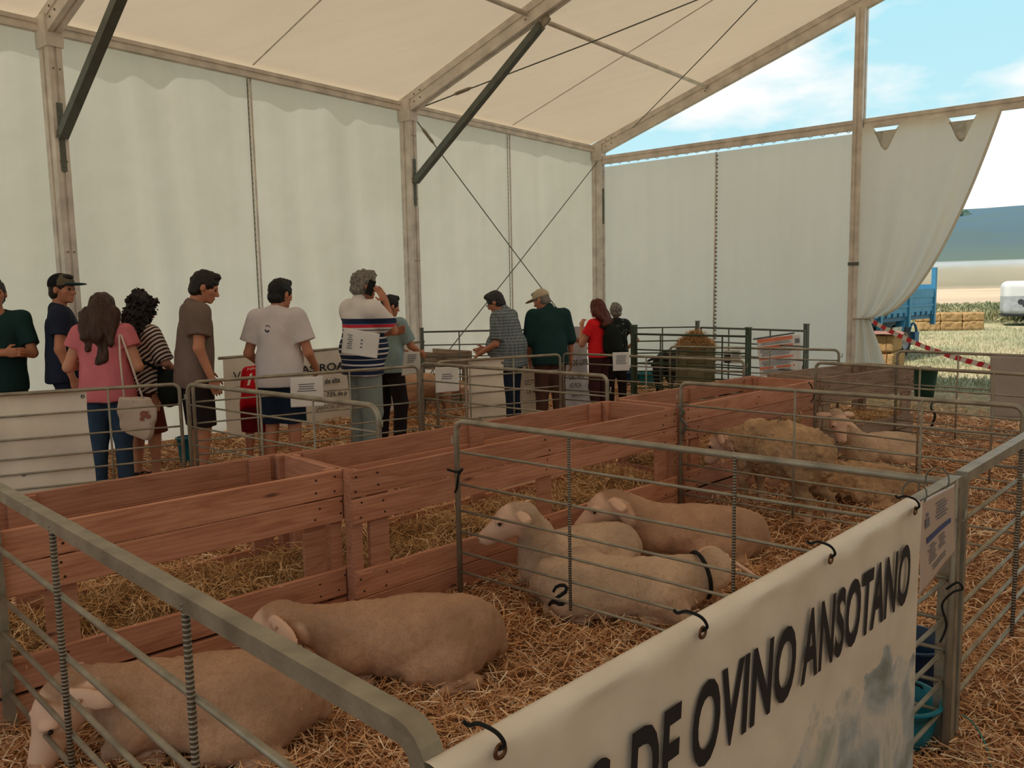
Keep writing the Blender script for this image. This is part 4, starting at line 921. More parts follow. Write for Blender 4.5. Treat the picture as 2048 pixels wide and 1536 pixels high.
H2('hurdle below the orange striped poster', (1340, 693), (1678, 700), z=0.94, stays=(0.62,))
H2('hurdle crossing the third feeder with a chain on its end', (1362, 765), (2048, 813), stays=(0.40, 0.76))
H2('hurdle behind the lying sheep at the far feeder', (1632, 725), (2100, 752), stays=(0.5, 0.8))
H2('hurdle at the tent opening holding the grey board', (1795, 702), (2110, 714), stays=(0.42,))
# dark green and grey panels of the far pens
fz = 1.12; RZ2 = [0.93, 0.76, 0.62, 0.50, 0.38, 0.26, 0.14]
def FP(label, a, b, mat, za=fz, **kw):
    p = at(*a, za); q = at(*b, za); t = hurdle(label, p, q, H_=za, rails=RZ2, mat=mat, group='taller panels of the far pens', rr=0.009, fr=0.016, rnd0=False, rnd1=False, **kw)
    return t, p, q
FP('tall grey panel of the far pen, behind the checked shirt man', (846, 664), (1085, 659), GALVD, stays=(0.3, 0.6))
FP('tall green panel right of the grey haired woman', (1270, 656), (1392, 654), GREENP, stays=(0.45,))
FP('tall grey panel behind the hay crate and the poster', (1402, 655), (1610, 662), GALVD, stays=(0.3, 0.7))
FP('tall green panel in front of the hay crate', (1270, 668), (1494, 673), GREENP, stays=(0.25, 0.8))
for (u, v, lb, w_) in ((1268, 651, 'thick dark green post beside the grey haired woman', 0.032), (1395, 643, 'thin pair post behind the hay crate', 0.022), (1497, 656, 'green post left of the orange striped poster', 0.025), (1613, 649, 'grey post right of the orange striped poster', 0.025), (843, 657, 'tall thin post above the wooden crate', 0.02)):
    p = at(u, v, 1.19); t = thing('pen_post', lb, 'post', (p[0], p[1], 0), 0.6, 'posts of the far pens'); m = MB(); m.box((-w_, -w_, 0), (w_, w_, 1.19)); m.build('post', GREENP if 'green' in lb else GALVD, t); m = MB(); m.box((-w_ - 0.006, -w_ - 0.006, 1.19), (w_ + 0.006, w_ + 0.006, 1.20)); m.build('cap', GALVD, t)

# ---------------------------------------------------------------- loose straw on the floor
n = 190000; U = RNG.random(n); r_ = (math.sqrt(1.0) + U * (math.sqrt(15.5) - math.sqrt(1.0))) ** 2; th = RNG.uniform(-0.66, 0.68, n)
X = r_ * np.sin(th); Y = r_ * np.cos(th); S_ = X * D1[0] + Y * D1[1]; K_ = TW_W - (X * D2[0] + Y * D2[1]); ok = (S_ < 13.5) & (K_ > 0.2) & ((S_ + RNG.random(n) * 1.6 < 12.3) | (K_ < 4.6) | (RNG.random(n) < 0.12)); X, Y, r2 = X[ok], Y[ok], r_[ok]; n = len(X)
P = np.stack([X, Y, ground_h(X, Y) + RNG.random(n) ** 2 * 0.05 + 0.004], 1)
ps = np.clip(r2 / 5, 0.8, 2.2)
o = strands('loose_straw', P, RNG.random(n) * 2 * PI, RNG.normal(0, 0.28, n), RNG.uniform(0.04, 0.16, n) * ps ** 0.3, RNG.uniform(0.003, 0.0066, n) * ps ** 0.6, STRAW, None, 0.25)
tag(o, 'loose golden straw bedding spread over the whole tent floor', 'straw')
# rough grass outside
n = 26000; r_ = RNG.uniform(14, 36, n); th = RNG.uniform(0.36, 0.68, n); X = r_ * np.sin(th); Y = r_ * np.cos(th); S_ = X * D1[0] + Y * D1[1]; ok = S_ > 13.9; X, Y = X[ok], Y[ok]; n = len(X)
o = strands('short_grass', np.stack([X, Y, np.full(n, 0.0)], 1), RNG.random(n) * 2 * PI, RNG.uniform(0.5, 1.5, n), RNG.uniform(0.05, 0.14, n), RNG.uniform(0.006, 0.014, n), GRASSB, None, 0.3, rnd=np.clip(0.35 + 0.9 * vnoise(X, Y, 2.5) + RNG.normal(0, 0.12, n), 0, 1))
tag(o, 'short dry grass outside the tent opening', 'grass')
n = 22000; r_ = RNG.uniform(39, 54, n); th = RNG.uniform(0.42, 0.72, n); X = r_ * np.sin(th); Y = r_ * np.cos(th); hh = 0.25 + 0.7 * vnoise(X, Y, 3.0)
o = strands('tall_weeds', np.stack([X, Y, hh * 0.45 + 0.1], 1), RNG.random(n) * 2 * PI, RNG.uniform(0.8, 1.57, n), hh * RNG.uniform(0.7, 1.1, n), RNG.uniform(0.03, 0.07, n), GRASSB, None, 0.35, rnd=np.clip(0.25 + 0.6 * vnoise(X, Y, 4.0) + RNG.normal(0, 0.12, n), 0, 1))
tag(o, 'belt of tall green weeds between the straw bales and the wheat field', 'weeds')
# ---------------------------------------------------------------- sheep in the pens
sheep('shorn sheep lying nearest the camera in the bottom left corner, seen through the gate', (-1.16, 2.86), -98, head=((0.51, 0.09, 0.28), (34, -56)), scale=0.9, neckr=0.85, body=(0.92, 1.0, 1.02), seed=3, ears=42, tags=((1, TAGP),), v=0.0085)
sheep('shorn sheep lying mid pen with its head down at the feeder boards', (-0.50, 3.40), -97, head=((0.61, -0.06, 0.275), (-8, -42)), scale=0.90, body=(0.93, 1, 1.04), neckr=0.78, seed=5, ears=58, tags=((1, TAGP),), v=0.0085)
sheep('pale sheep with raised head and yellow ear tag', (0.34, 4.50), -122, head=((0.48, 0.02, 0.52), (-32, -24)), scale=0.86, fleece=FLEECEW, seed=7, neckr=0.85, ears=12, tags=((-1, TAGY),), v=0.0085)
_r, _b = sheep('pale sheep marked with a black 2 on its rump, wearing a black neck strap', (0.53, 4.02), 108, legside=0.72, head=((0.46, 0.21, 0.235), (105, -12)), scale=0.98, body=(0.88, 0.97, 0.80), fleece=FLEECEW, seed=9, collar=((0.41, 0.09, 0.22), 0.118, (0.85, 0.5, 0.15), BLACK), v=0.0085)
paint_strokes(_r, _b, [[(1107, 1184), (1112, 1175), (1120, 1171), (1129, 1171), (1134, 1176), (1131, 1184), (1121, 1191), (1109, 1199), (1099, 1209)], [(1099, 1209), (1104, 1204), (1111, 1204), (1118, 1208), (1125, 1208), (1131, 1202)]], 0.0105)
sheep('brown grey shorn sheep with dark collar lying behind the pale pair', (1.08, 4.88), -84, head=((0.57, 0.06, 0.38), (8, -30)), scale=0.90, seed=11, ears=20, collar=((0.40, 0.03, 0.33), 0.098, (1, 0.1, 0.35), BLACK), v=0.009)
sheep('shaggy unshorn sheep standing with its head in the feeder', (1.93, 5.80), -33, 'standing', head=((0.60, 0.06, 0.58), (20, -48)), scale=0.83, fleece=SHAG, shag=True, body=(1.0, 1.12, 1.12), seed=13, v=0.010)
sheep('curly woolled sheep lying behind the standing shaggy one', (2.62, 6.12), -62, head=((0.55, 0.1, 0.30), (20, -30)), scale=0.84, fleece=SHAG, shag=True, seed=15, v=0.011)
sheep('smooth pale sheep lying with raised head in front of the last feeder', (3.38, 7.38), -108, head=((0.56, 0.0, 0.55), (78, -52)), scale=0.83, fleece=FLEECEW, seed=17, neckr=0.8, ears=30, v=0.011)
sheep('pale sheep seen through the gap of the second feeder', (0.30, 6.35), 52, head=((0.55, 0, 0.36), (0, -30)), scale=0.86, fleece=FLEECEW, seed=19, v=0.013)
sheep('pinkish sheep standing in the pen behind the hanging white sheet', (-1.10, 10.6), 70, 'standing', head=((0.60, 0, 0.5), (0, -50)), scale=0.8, seed=21, v=0.014)
sheep('black sheep standing left of the hay crate', (2.42, 12.3), -150, 'standing', head=((0.55, 0, 0.62), (0, -40)), scale=0.95, fleece=DARKW, seed=23, v=0.015)
sheep('black sheep lying behind the orange striped poster', (3.50, 11.4), 100, head=((0.5, 0, 0.5), (0, -30)), scale=1.0, fleece=DARKW, seed=25, v=0.015)
# ---------------------------------------------------------------- visitors
HB = hair_mat('dark_brown_hair', (46, 36, 32)); HBL = hair_mat('black_hair', (30, 27, 28)); HG = hair_mat('grey_hair', (150, 142, 134)); HBR = hair_mat('brown_long_hair', (78, 52, 42)); HR = hair_mat('auburn_hair', (110, 50, 40)); HDG = hair_mat('greying_dark_hair', (62, 60, 60)); HCU = hair_mat('dark_curls', (38, 28, 28))
NAVY = cloth('navy_cotton', (42, 48, 66)); DGREEN = cloth('dark_green_cotton', (36, 62, 62)); PINK = cloth('pink_cotton', (216, 122, 132)); GREYT = cloth('taupe_cotton', (122, 104, 96)); WHITET = cloth('white_cotton', (214, 204, 204), 0.05); PALEB = cloth('pale_blue_cotton', (146, 168, 172))
JEANS = cloth('blue_denim', (62, 86, 118), 0.2); DENIMD = cloth('dark_denim', (36, 48, 66), 0.15); JEANL = cloth('faded_grey_denim', (146, 156, 152), 0.12); BLK = cloth('black_cotton', (42, 36, 38)); RUST = cloth('rust_brown_cotton', (104, 50, 40)); TAUPE = cloth('dark_brown_trousers', (92, 66, 58)); RED = cloth('coral_red_jersey', (240, 44, 50), 0.04); REDC = cloth('bright_red_jersey', (204, 24, 38), 0.05); DRED = cloth('dark_red_shorts', (120, 24, 34)); MAROON = cloth('dark_maroon_leggings', (72, 44, 46))
CAPB = cloth('cap_black', (34, 34, 38)); CAPG = cloth('cap_grey_brown', (104, 94, 80)); CAPT = cloth('cap_teal_peak', (32, 62, 70)); CAPC = cloth('cap_beige', (196, 180, 152)); SHOEW = cloth('light_trainers', (170, 160, 150))
def striped(name, axis_scale, cols, const=True, dist=0.0, rot_=(0, 0, 0), scale=1.0):
    M = Mat(name); c = M.n('ShaderNodeTexCoord').outputs['Object']; mp_ = M.n('ShaderNodeMapping', {0: c, 'Rotation': rot_, 'Scale': (scale,) * 3})
    z = M.n('ShaderNodeSeparateXYZ', {0: mp_.outputs[0]}).outputs[2]; return M, z, c
M, z, c = striped('polo_stripes', 1, None)
s_ = 1.065; zz = M.n('ShaderNodeMath', {0: z, 1: 2.0}, operation='DIVIDE').outputs[0]
W_, NB, RD, GY, PB = hexc(222, 214, 210), hexc(30, 44, 72), hexc(206, 52, 66), hexc(120, 120, 124), hexc(70, 104, 152)
st = [(0, NB)]; zc = 0.80
while zc < 1.22: st += [(zc * s_ / 2, NB), ((zc + 0.036) * s_ / 2, W_)]; zc += 0.047
st = st[:22]
tail = [(1.235 * s_ / 2, GY), (1.25 * s_ / 2, W_), (1.262 * s_ / 2, RD), (1.295 * s_ / 2, PB), (1.30 * s_ / 2, NB), (1.345 * s_ / 2, W_)]
POLO = M.pbr(M.ramp(zz, st + tail, True), 0.9)
def wavemat(name, a, b, scale, direction, rot_=(0, 0, 0), thr=0.55, dist=1.0):
    M = Mat(name); c = M.n('ShaderNodeTexCoord').outputs['Object']; mp_ = M.n('ShaderNodeMapping', {0: c, 'Rotation': rot_})
    w = M.n('ShaderNodeTexWave', {'Vector': mp_.outputs[0], 'Scale': scale, 'Distortion': dist, 'Detail': 1.0}, bands_direction=direction).outputs[0]
    return M, M.ramp(w, [(thr - 0.03, hexc(*a)), (thr + 0.03, hexc(*b))]), mp_
M, col, _ = wavemat('diagonal_black_stripes', (206, 186, 176), (38, 30, 32), 9.5, 'Z', (0, math.radians(40), 0)); STRIPE = M.pbr(col, 0.9)
M, c1, mp_ = wavemat('grey_check', (122, 128, 130), (76, 88, 98), 9, 'Z', dist=0, thr=0.75)
w2 = M.n('ShaderNodeTexWave', {'Vector': mp_.outputs[0], 'Scale': 9.0}, bands_direction='Y').outputs[0]; w3 = M.n('ShaderNodeTexWave', {'Vector': mp_.outputs[0], 'Scale': 9.0}, bands_direction='X').outputs[0]
CHECK = M.pbr(M.mix(0.5, M.mix(M.ramp(w2, [(0.7, (0, 0, 0, 1)), (0.8, (0.6, 0.6, 0.6, 1))]), c1, hexc(70, 82, 92)), M.mix(M.ramp(w3, [(0.7, (0, 0, 0, 1)), (0.8, (0.6, 0.6, 0.6, 1))]), c1, hexc(146, 150, 150))), 0.9)
M = Mat('dark_floral_cotton'); v_ = M.n('ShaderNodeTexVoronoi', {'Vector': M.coord(), 'Scale': 24.0}).outputs[0]; FLORAL = M.pbr(M.ramp(v_, [(0.2, hexc(120, 124, 112)), (0.34, hexc(26, 34, 34))]), 0.9)
def decal(root, target, mesh2d, org, xd, zd, pd, mat, name, lift=0.004):
    """lay flat print onto a garment: org, axes and projection direction in the person's own frame"""
    from mathutils.bvhtree import BVHTree
    me = target.data; bvh = BVHTree.FromPolygons([v.co for v in me.vertices], [tuple(p.vertices) for p in me.polygons]); V = []; F_ = []
    for X, Z, Fs in mesh2d:
        b = len(V)
        for a, c in zip(X.tolist(), Z.tolist()):
            p = Vector(org) + Vector(xd) * a + Vector(zd) * c; h = bvh.ray_cast(p - Vector(pd) * 0.3, Vector(pd)); V.append(tuple((h[0] if h[0] is not None else p) - Vector(pd) * lift))
        F_ += [tuple(b + i for i in f) for f in Fs]
    return link(name, new_mesh(name, V, F_, mat), root)
def kid(root, name): return [c for c in root.children if c.name.split('.')[0] == name][0]
CL = dict
person('man in a dark open-necked shirt with crossed arms at the left edge', -14, 556, 7.35, 152, SKIN, dict(head=(-8, 4), w=1.06, RA=((0.25, 0.07, 1.12), (-0.06, 0.25, 1.14)), LA=((-0.25, 0.07, 1.12), (0.10, 0.27, 1.16)), Rcurl=0.6, Lcurl=0.9, Rpalm=(-0.2, -1, 0), Lpalm=(0.2, -1, 0.2)),
       CL(top=(DGREEN, 0.80, 0.75, 0.014), vneck=True, bottom=(NAVY, 2.0, 0.014, 0.012), hair=(HDG, 'short')), at_x=None)
person('man in a navy tee shirt and a dark cap with a teal peak', 122, 546, 7.5, 62, SKIN, dict(head=(34, -4), w=1.04), CL(top=(NAVY, 0.84, 0.6, 0.014), bottom=(NAVY, 2.0, 0.014, 0.01), hair=(HB, 'bald'), cap=(CAPB, CAPT, CAPG)))
r_, s_, tp_, H_, hc_ = person('woman in a pink top and blue jeans with long brown hair, seen from behind', 203, 588, 6.95, -8, SKIN2, dict(head=(4, -6), w=1.13, fem=1, limb=1.15, LA=((-0.30, -0.02, 1.13), (-0.17, 0.24, 1.16)), RA=((0.285, -0.04, 1.12), (0.17, 0.22, 1.10)), Lcurl=0.9, Rcurl=0.9),
       CL(top=(PINK, 0.83, 0.42, 0.022), flare=0.03, bottom=(JEANS, 2.0, 0.012, 0.01), hair=(HBR, 'long'), shoe=SHOEW, fl=1.35, sleeve=0.014)); PINKW = (r_, s_, tp_)
r_, s_, tp_, H_, hc_ = person('woman with dark curly hair in a black striped blouse and rust skirt', 284, 594, 7.35, 22, SKIN2, dict(head=(12, -14), w=1.05, fem=1, limb=1.05, RA=((0.27, 0.03, 1.14), (0.20, 0.24, 1.02)), LA=((-0.25, 0.05, 1.14), (-0.10, 0.25, 1.05))),
       CL(top=(STRIPE, 0.86, 0.95, 0.02), flare=0.01, bottom=(RUST, 0.9, 0.014, 0.01), skirt=0.47, bname='skirt', hair=(HCU, 'curly'), fl=1.3)); CURLW = (r_, s_, tp_)
person('young man in a taupe tee shirt and black shorts looking down to the right', 408, 541, 7.05, 58, SKIN, dict(head=(16, -20), w=0.98, RA=((0.225, -0.02, 1.14), (0.225, 0.08, 0.90)), LA=((-0.225, 0.0, 1.14), (-0.2, 0.12, 0.92)), lean=4), CL(top=(GREYT, 0.82, 0.66, 0.018), bottom=(BLK, 0.98, 0.03, 0.012), bname='shorts', hair=(HB, 'short'), sleeve=0.018))
r_, s_, tp_, H_, hc_ = person('young man in a white tee shirt and denim shorts, back to the camera', 560, 556, 7.25, 6, SKIN, dict(head=(28, -10), w=0.99, RA=((0.262, -0.01, 1.12), (0.255, 0.17, 0.98)), LA=((-0.272, -0.01, 1.12), (-0.245, 0.18, 1.0)), Rcurl=0.9, Lcurl=0.9),
       CL(top=(WHITET, 0.835, 0.68, 0.026), bottom=(DENIMD, 0.96, 0.032, 0.014), bname='shorts', hair=(HBL, 'short'), sleeve=0.016, fl=1.5, shoe=SHOEW))
ring = []
for k in range(2):
    a = np.linspace(0.3 + k * PI, 2.5 + k * PI, 9); Xr = np.concatenate([0.026 * np.cos(a), 0.017 * np.cos(a)]); Zr = np.concatenate([0.032 * np.sin(a), 0.022 * np.sin(a) + 0.004]); ring.append((Xr, Zr, [(i, i + 1, i + 10, i + 9) for i in range(8)]))
decal(r_, kid(r_, 'shirt'), ring, (-0.04 * s_, 0, 1.335 * s_), (1, 0, 0), (0, 0, 1), (0, 1, 0), INK, 'small_round_print')
r_, s_, tp_, H_, hc_ = person('child in a bright red jersey bending forward beside the white tee shirt man', 497, 725, 7.3, -4, SKIN, dict(fix=(-2.43, 7.62, 0.735), lean=48, neckfollow=0.1, head=(0, -25), w=0.95, RA=((0.2, 0.2, 1.15), (0.15, 0.38, 1.05)), LA=((-0.2, 0.2, 1.15), (-0.15, 0.38, 1.05))), CL(top=(REDC, 0.80, 0.8, 0.022), bottom=(DRED, 0.92, 0.04, 0.01), bname='shorts', hair=(HB, 'short')))
RL_ = rot(0, -math.radians(48))
decal(r_, kid(r_, 'shirt'), [(lambda q: (q[0] - 0.11, q[1], q[2]))(text_mesh('NINJAGO', 0.22, 0.045))], tuple(tp_((0, -0.12, 1.34)) * s_), (1, 0, 0), tuple(RL_ @ np.array([0, 0, 1.0])), tuple(RL_ @ np.array([0, 1.0, 0])), VINYL, 'jersey_name', 0.003)
decal(r_, kid(r_, 'shirt'), [(lambda q: (q[0] - 0.075, q[1], q[2]))(text_mesh('10', 0.15, 0.17, bold=0.02))], tuple(tp_((0, -0.12, 1.06)) * s_), (1, 0, 0), tuple(RL_ @ np.array([0, 0, 1.0])), tuple(RL_ @ np.array([0, 1.0, 0])), VINYL, 'jersey_number', 0.003)
r_, s_, tp_, H_, hc_ = person('grey haired man in a striped polo shirt talking on a phone', 728, 541, 7.85, 50, SKIN, dict(head=(12, -8), w=1.14, belly=0.05, RA=((0.20, 0.20, 1.22), (0.165, 0.155, 1.49)), LA=((-0.24, 0.10, 1.14), (0.02, 0.30, 1.20)), Rcurl=0.25, Rpalm=(-1, -0.2, 0), Rhand=(-0.15, -0.45, 0.85), Rthumb=(0, -1, 0.2), Lpalm=(0, -1, 0)),
       CL(top=(POLO, 0.835, 0.78, 0.026), collar=True, bottom=(JEANL, 2.0, 0.018, 0.02), hair=(HG, 'grey'), sleeve=0.022)); PHONEM = (r_, s_, tp_, H_)
ph = thing('mobile_phone', 'dark mobile phone held to the ear of the man in the striped polo', 'phone', tuple(Matrix.Translation(r_.location) @ Matrix.Rotation(-math.radians(50), 4, 'Z') @ Vector(tuple(H_((0.108, 0.022, -0.02)) * s_)))); 
m = MB(); m.box((-0.036, -0.005, -0.072), (0.036, 0.005, 0.072)); o = m.build('phone_body', BLACK, ph); m = MB(); m.box((-0.033, 0.005, -0.066), (0.033, 0.006, 0.066)); m.build('screen', plain('phone_glass', (12, 12, 14), 0.15), ph); ph.rotation_euler = (0.15, 0.3, math.radians(40))
person('man in a pale blue shirt and black trousers, behind the phone caller', 780, 589, 8.9, 28, SKIN, dict(head=(28, -12), w=1.08, RA=((0.26, 0.10, 1.16), (0.24, 0.33, 1.06)), LA=((-0.24, 0.05, 1.15), (-0.1, 0.3, 1.08)), RL=((0.19, -0.04, 0.50), (0.24, -0.16, 0.085))), CL(top=(PALEB, 0.86, 0.8, 0.02), bottom=(BLK, 2.0, 0.016, 0.014), hair=(HBL, 'short'), collar=True), vox=0.0085)
r_, s_, tp_, H_, hc_ = person('stout man in a grey checked shirt and glasses, gesturing to the left', 990, 583, 9.45, -68, SKIN, dict(head=(-6, -26), lean=9, w=1.22, belly=0.075, LA=((-0.27, 0.04, 1.12), (-0.14, 0.33, 1.03)), RA=((0.26, 0.06, 1.12), (0.10, 0.36, 1.08)), Lcurl=0.25, Lpalm=(0.6, 0, -0.8)), CL(top=(CHECK, 0.80, 0.86, 0.024), bottom=(DENIMD, 2.0, 0.018, 0.014), hair=(HDG, 'short'), collar=True), vox=0.0085)
m = MB()
for sg in (1, -1):
    c_ = H_((0.032 * sg, 0.108, 0.0)); m.tube([Vector(tuple(c_ + (H_((0.024 * math.cos(a), 0, 0.019 * math.sin(a))) - H_((0, 0, 0))))) * s_ for a in np.linspace(0, 2 * PI, 14, endpoint=False)], 0.0022, 5, closed=True); m.tube([Vector(tuple(H_((0.056 * sg, 0.105, 0.004)) * s_)), Vector(tuple(H_((0.088 * sg, 0.0, 0.0)) * s_))], 0.0022, 5)
m.tube([Vector(tuple(H_((-0.008, 0.116, 0.002)) * s_)), Vector(tuple(H_((0.008, 0.116, 0.002)) * s_))], 0.0022, 5); m.build('glasses', BLACK, r_, True)
person('man in a beige cap and dark green shirt looking down to the left, arms hanging', 1082, 579, 9.75, -10, SKIN, dict(head=(-52, -22), lean=8, w=1.14, RA=((0.27, 0.02, 1.12), (0.285, 0.10, 0.86)), LA=((-0.26, 0.02, 1.12), (-0.235, 0.12, 0.88))), CL(top=(DGREEN, 0.80, 1.08, 0.024), bottom=(TAUPE, 2.0, 0.018, 0.014), hair=(HG, 'bald'), cap=(CAPC, CAPC, CAPC), collar=True), vox=0.0085)
r_, s_, tp_, H_, hc_ = person('woman with long auburn hair in a coral red top, hand at her chin', 1194, 600, 10.4, -48, SKIN2, dict(head=(-4, -4), w=0.98, fem=1, LA=((-0.23, 0.14, 1.12), (-0.07, 0.26, 1.37)), RA=((0.22, 0.06, 1.14), (0.02, 0.28, 1.16)), Lcurl=0.9, Lhand=(0.1, -0.1, 1)), CL(top=(RED, 0.93, 0.5, 0.018), bottom=(MAROON, 1.55, 0.014, 0.008), hair=(HR, 'redlong'), shoe=SHOEW), vox=0.0085); REDW = (r_, s_, tp_)
person('short grey haired woman in a dark flowered blouse with a hand on her hip', 1231, 607, 11.7, -6, SKIN2, dict(head=(-10, 0), w=1.06, fem=1, RA=((0.35, -0.07, 1.13), (0.19, 0.0, 0.98)), LA=((-0.24, 0.0, 1.12), (-0.2, 0.2, 1.0))), CL(top=(FLORAL, 0.86, 0.5, 0.022), bottom=(BLK, 2.0, 0.016, 0.012), hair=(HG, 'bob')), vox=0.009)
# ---------------------------------------------------------------- bags
def pl(P3, root):   # world point of a person's local point
    r, s, tp = root[:3]; return Matrix.Translation(r.location) @ Matrix.Rotation(r.rotation_euler.z, 4, 'Z') @ Vector(tuple(tp(P3) * s))
TOTE = cloth('cream_canvas_bag', (206, 190, 178), 0.06)
bc_ = atd(272, 832, 6.66); t = thing('tote_bag', 'cream canvas tote bag hanging from the shoulder of the woman in pink', 'bag', bc_, math.radians(10))
g = Solid((-0.2, -0.1, -0.3), (0.2, 0.1, 0.3), 0.006); g.cone((0, 0, 0.12), (0.03, 0, -0.13), 0.115, 0.095, 0.05); g.ell((0.01, 0, 0.0), (0.15, 0.05, 0.2), 0.05); g.cone((-0.06, 0, 0.1), (-0.04, 0, -0.1), 0.05, 0.04, 0.05); g.plane((0, 0, 0.15), (0.1, 0, 1)); g.plane((0, -0.055, 0), (0, -1, 0)); g.plane((0, 0.055, 0), (0, 1, 0)); g.plane((0, 0, -0.17), (-0.45, 0, -1)); g.noise(0.07, 0.012, 3)
solid_obj('bag_body', g, (TOTE,), t, 1.0, 0.1)
shp = pl((0.15, 0.0, 1.50), PINKW) - Vector(tuple(bc_))
m = MB()
for x_ in (-0.07, 0.075):
    a = Vector((x_, -0.04, 0.14)); Rz = Matrix.Rotation(-math.radians(10), 4, 'Z'); e_ = Rz @ shp; m.tube([a, a.lerp(e_, 0.5) + Vector((0.0, -0.05, 0.02)), e_ + Vector((0, -0.05, -0.03)), e_ + Vector((0, 0.0, 0.02)), e_ + Vector((0, 0.08, -0.05))], 0.009, 6)
m.build('handles', TOTE, t, True)
m = MB(); 
for (cx, cz, r) in ((0.075, 0.02, 0.03), (0.11, 0.0, 0.022), (0.06, -0.02, 0.018), (0.105, 0.04, 0.016)): m.lathe([(0.001, 0), (r, 0)], (0, 0, 0), 10, Matrix.Translation((cx, -0.0575, cz)) @ Matrix.Rotation(PI / 2, 4, 'X'))
m.build('brown_print', plain('faded_brown_print', (150, 96, 84)), t)
LEATH = cloth('black_leather', (34, 38, 34), 0.1)
q = pl((0.30, 0.02, 0.92), CURLW); t = thing('shoulder_bag', 'black shoulder bag on the hip of the curly haired woman', 'bag', q, math.radians(-20))
g = Solid((-0.16, -0.12, -0.25), (0.16, 0.12, 0.25), 0.008); g.ell((0, 0, 0), (0.13, 0.07, 0.20), 0.03); g.plane((0, 0, 0.15), (0, 0, 1)); g.noise(0.06, 0.01, 5); solid_obj('bag_body', g, (LEATH,), t, 1.0, 0.1)
sh_ = pl((0.03, -0.16, 1.44), CURLW) - q; sh2 = pl((0.17, -0.175, 1.18), CURLW) - q; Rz = Matrix.Rotation(math.radians(20), 4, 'Z'); m = MB(); m.tube([Vector((0.0, -0.05, 0.14)), Rz @ sh2, Rz @ sh_, Rz @ (sh_ + Vector((-0.08, 0.06, 0.07)))], 0.016, 6); m.build('strap', LEATH, t, True)
q = pl((0.02, -0.20, 1.16), REDW); t = thing('backpack', 'black backpack on the back of the woman in coral red', 'bag', q, REDW[0].rotation_euler.z)
g = Solid((-0.2, -0.2, -0.3), (0.2, 0.2, 0.3), 0.009); g.ell((0, -0.02, 0), (0.145, 0.11, 0.23), 0.03); g.ell((0, -0.09, -0.07), (0.10, 0.06, 0.10), 0.03); g.noise(0.06, 0.01, 6); solid_obj('bag_body', g, (LEATH,), t, 1.0, 0.1)
m = MB(); 
for sg in (1, -1): m.tube([(0.10 * sg, 0.02, 0.18), (0.12 * sg, 0.16, 0.22), (0.13 * sg, 0.30, 0.10), (0.14 * sg, 0.20, -0.08), (0.1 * sg, 0.05, -0.16)], 0.014, 6)
m.build('straps', LEATH, t, True)
# ---------------------------------------------------------------- flat things hung on fences: local x along p0->p1, seen from -y
class Hung:
    def __init__(s, p0, p1, off=0.0):
        s.loc, s.yaw, s.L = seg_frame(p0, p1); s.d = np.array([math.cos(s.yaw), math.sin(s.yaw)]); s.n = np.array([s.d[1], -s.d[0]]); s.o = np.array(s.loc[:2]) + s.n * off; s.loc = (s.o[0], s.o[1], 0)
    def px(s, u, v):
        d = ray(u, v); t = (s.o @ s.n) / (d[:2] @ s.n); P = d * t; return float((P[:2] - s.o) @ s.d), float(CAM_H + P[2])
    def rect(s, us, vs):
        q = [s.px(u, v) for u, v in zip(us, vs)]; return q
def sheet(label, hung, quad, name='notice', cat='sign', mat=None, group=None, wr=0.004, prints=(), thick=0.0012, eyelets=False):
    """quad: pixel corners tl,tr,br,bl"""
    q = [hung.px(*c) for c in quad]; t = thing(name, label, cat, hung.loc, hung.yaw, group)
    def fn(u, v):
        a = [q[3][i] * (1 - u) + q[2][i] * u for i in (0, 1)]; b = [q[0][i] * (1 - u) + q[1][i] * u for i in (0, 1)]; x = a[0] * (1 - v) + b[0] * v; z = a[1] * (1 - v) + b[1] * v
        return (x, wr * (math.sin(x * 19 + z * 7) + 0.6 * math.sin(z * 23 + x * 3)) * (1 - v * 0.6), z)
    m = MB(); m.grid(fn, 24, 24); o = m.build('sheet', mat or WHITEP, t, True); so = o.modifiers.new('thickness', 'SOLIDIFY'); so.thickness = thick; so.offset = 1
    pm = {}
    for it in prints:     # (mat, kind, ...)
        mt = it[0]; mb = pm.setdefault(mt.name, (mt, MB()))[1]
        if it[1] == 'bar':
            (u0, v0), (u1, v1) = it[2], it[3]; f = [fn(u0, v0), fn(u1, v0), fn(u1, v1), fn(u0, v1)]; b = len(mb.V); n_ = 6
            for k in range(n_ + 1):
                uu = u0 + (u1 - u0) * k / n_
                for vv in (v0, v1): p = fn(uu, vv); mb.V.append((p[0], p[1] - 0.004, p[2]))
            mb.F += [(b + 2 * k, b + 2 * k + 2, b + 2 * k + 3, b + 2 * k + 1) for k in range(n_)]
        elif it[1] == 'text':
            body, (u0, v0), w, h = it[2], it[3], it[4], it[5]; W_ = q[1][0] - q[0][0]; Hh = q[0][1] - q[3][1]; kw = it[6] if len(it) > 6 else {}
            X, Z, F_ = text_mesh(body, w * W_ if w else None, h * Hh, **kw); b = len(mb.V)
            for a, c in zip(X.tolist(), Z.tolist()): p = fn(u0 + a / W_, v0 + c / Hh); mb.V.append((p[0], p[1] - 0.0045, p[2]))
            mb.F += [tuple(b + i for i in f) for f in F_]
    for k, (mt, mb) in pm.items(): mb.build('print', mt, t)
    return t, fn
def lines(mat, u0, u1, v0, v1, n, seed=0):
    rg = random.Random(seed); out = []
    for i in range(n):
        v = v1 + (v0 - v1) * (i + 0.5) / n; h = abs(v1 - v0) / n * 0.22; out.append((mat, 'bar', (u0 + rg.uniform(0, 0.06), v - h), (u1 - rg.uniform(0, 0.25) * (u1 - u0), v + h)))
    return out
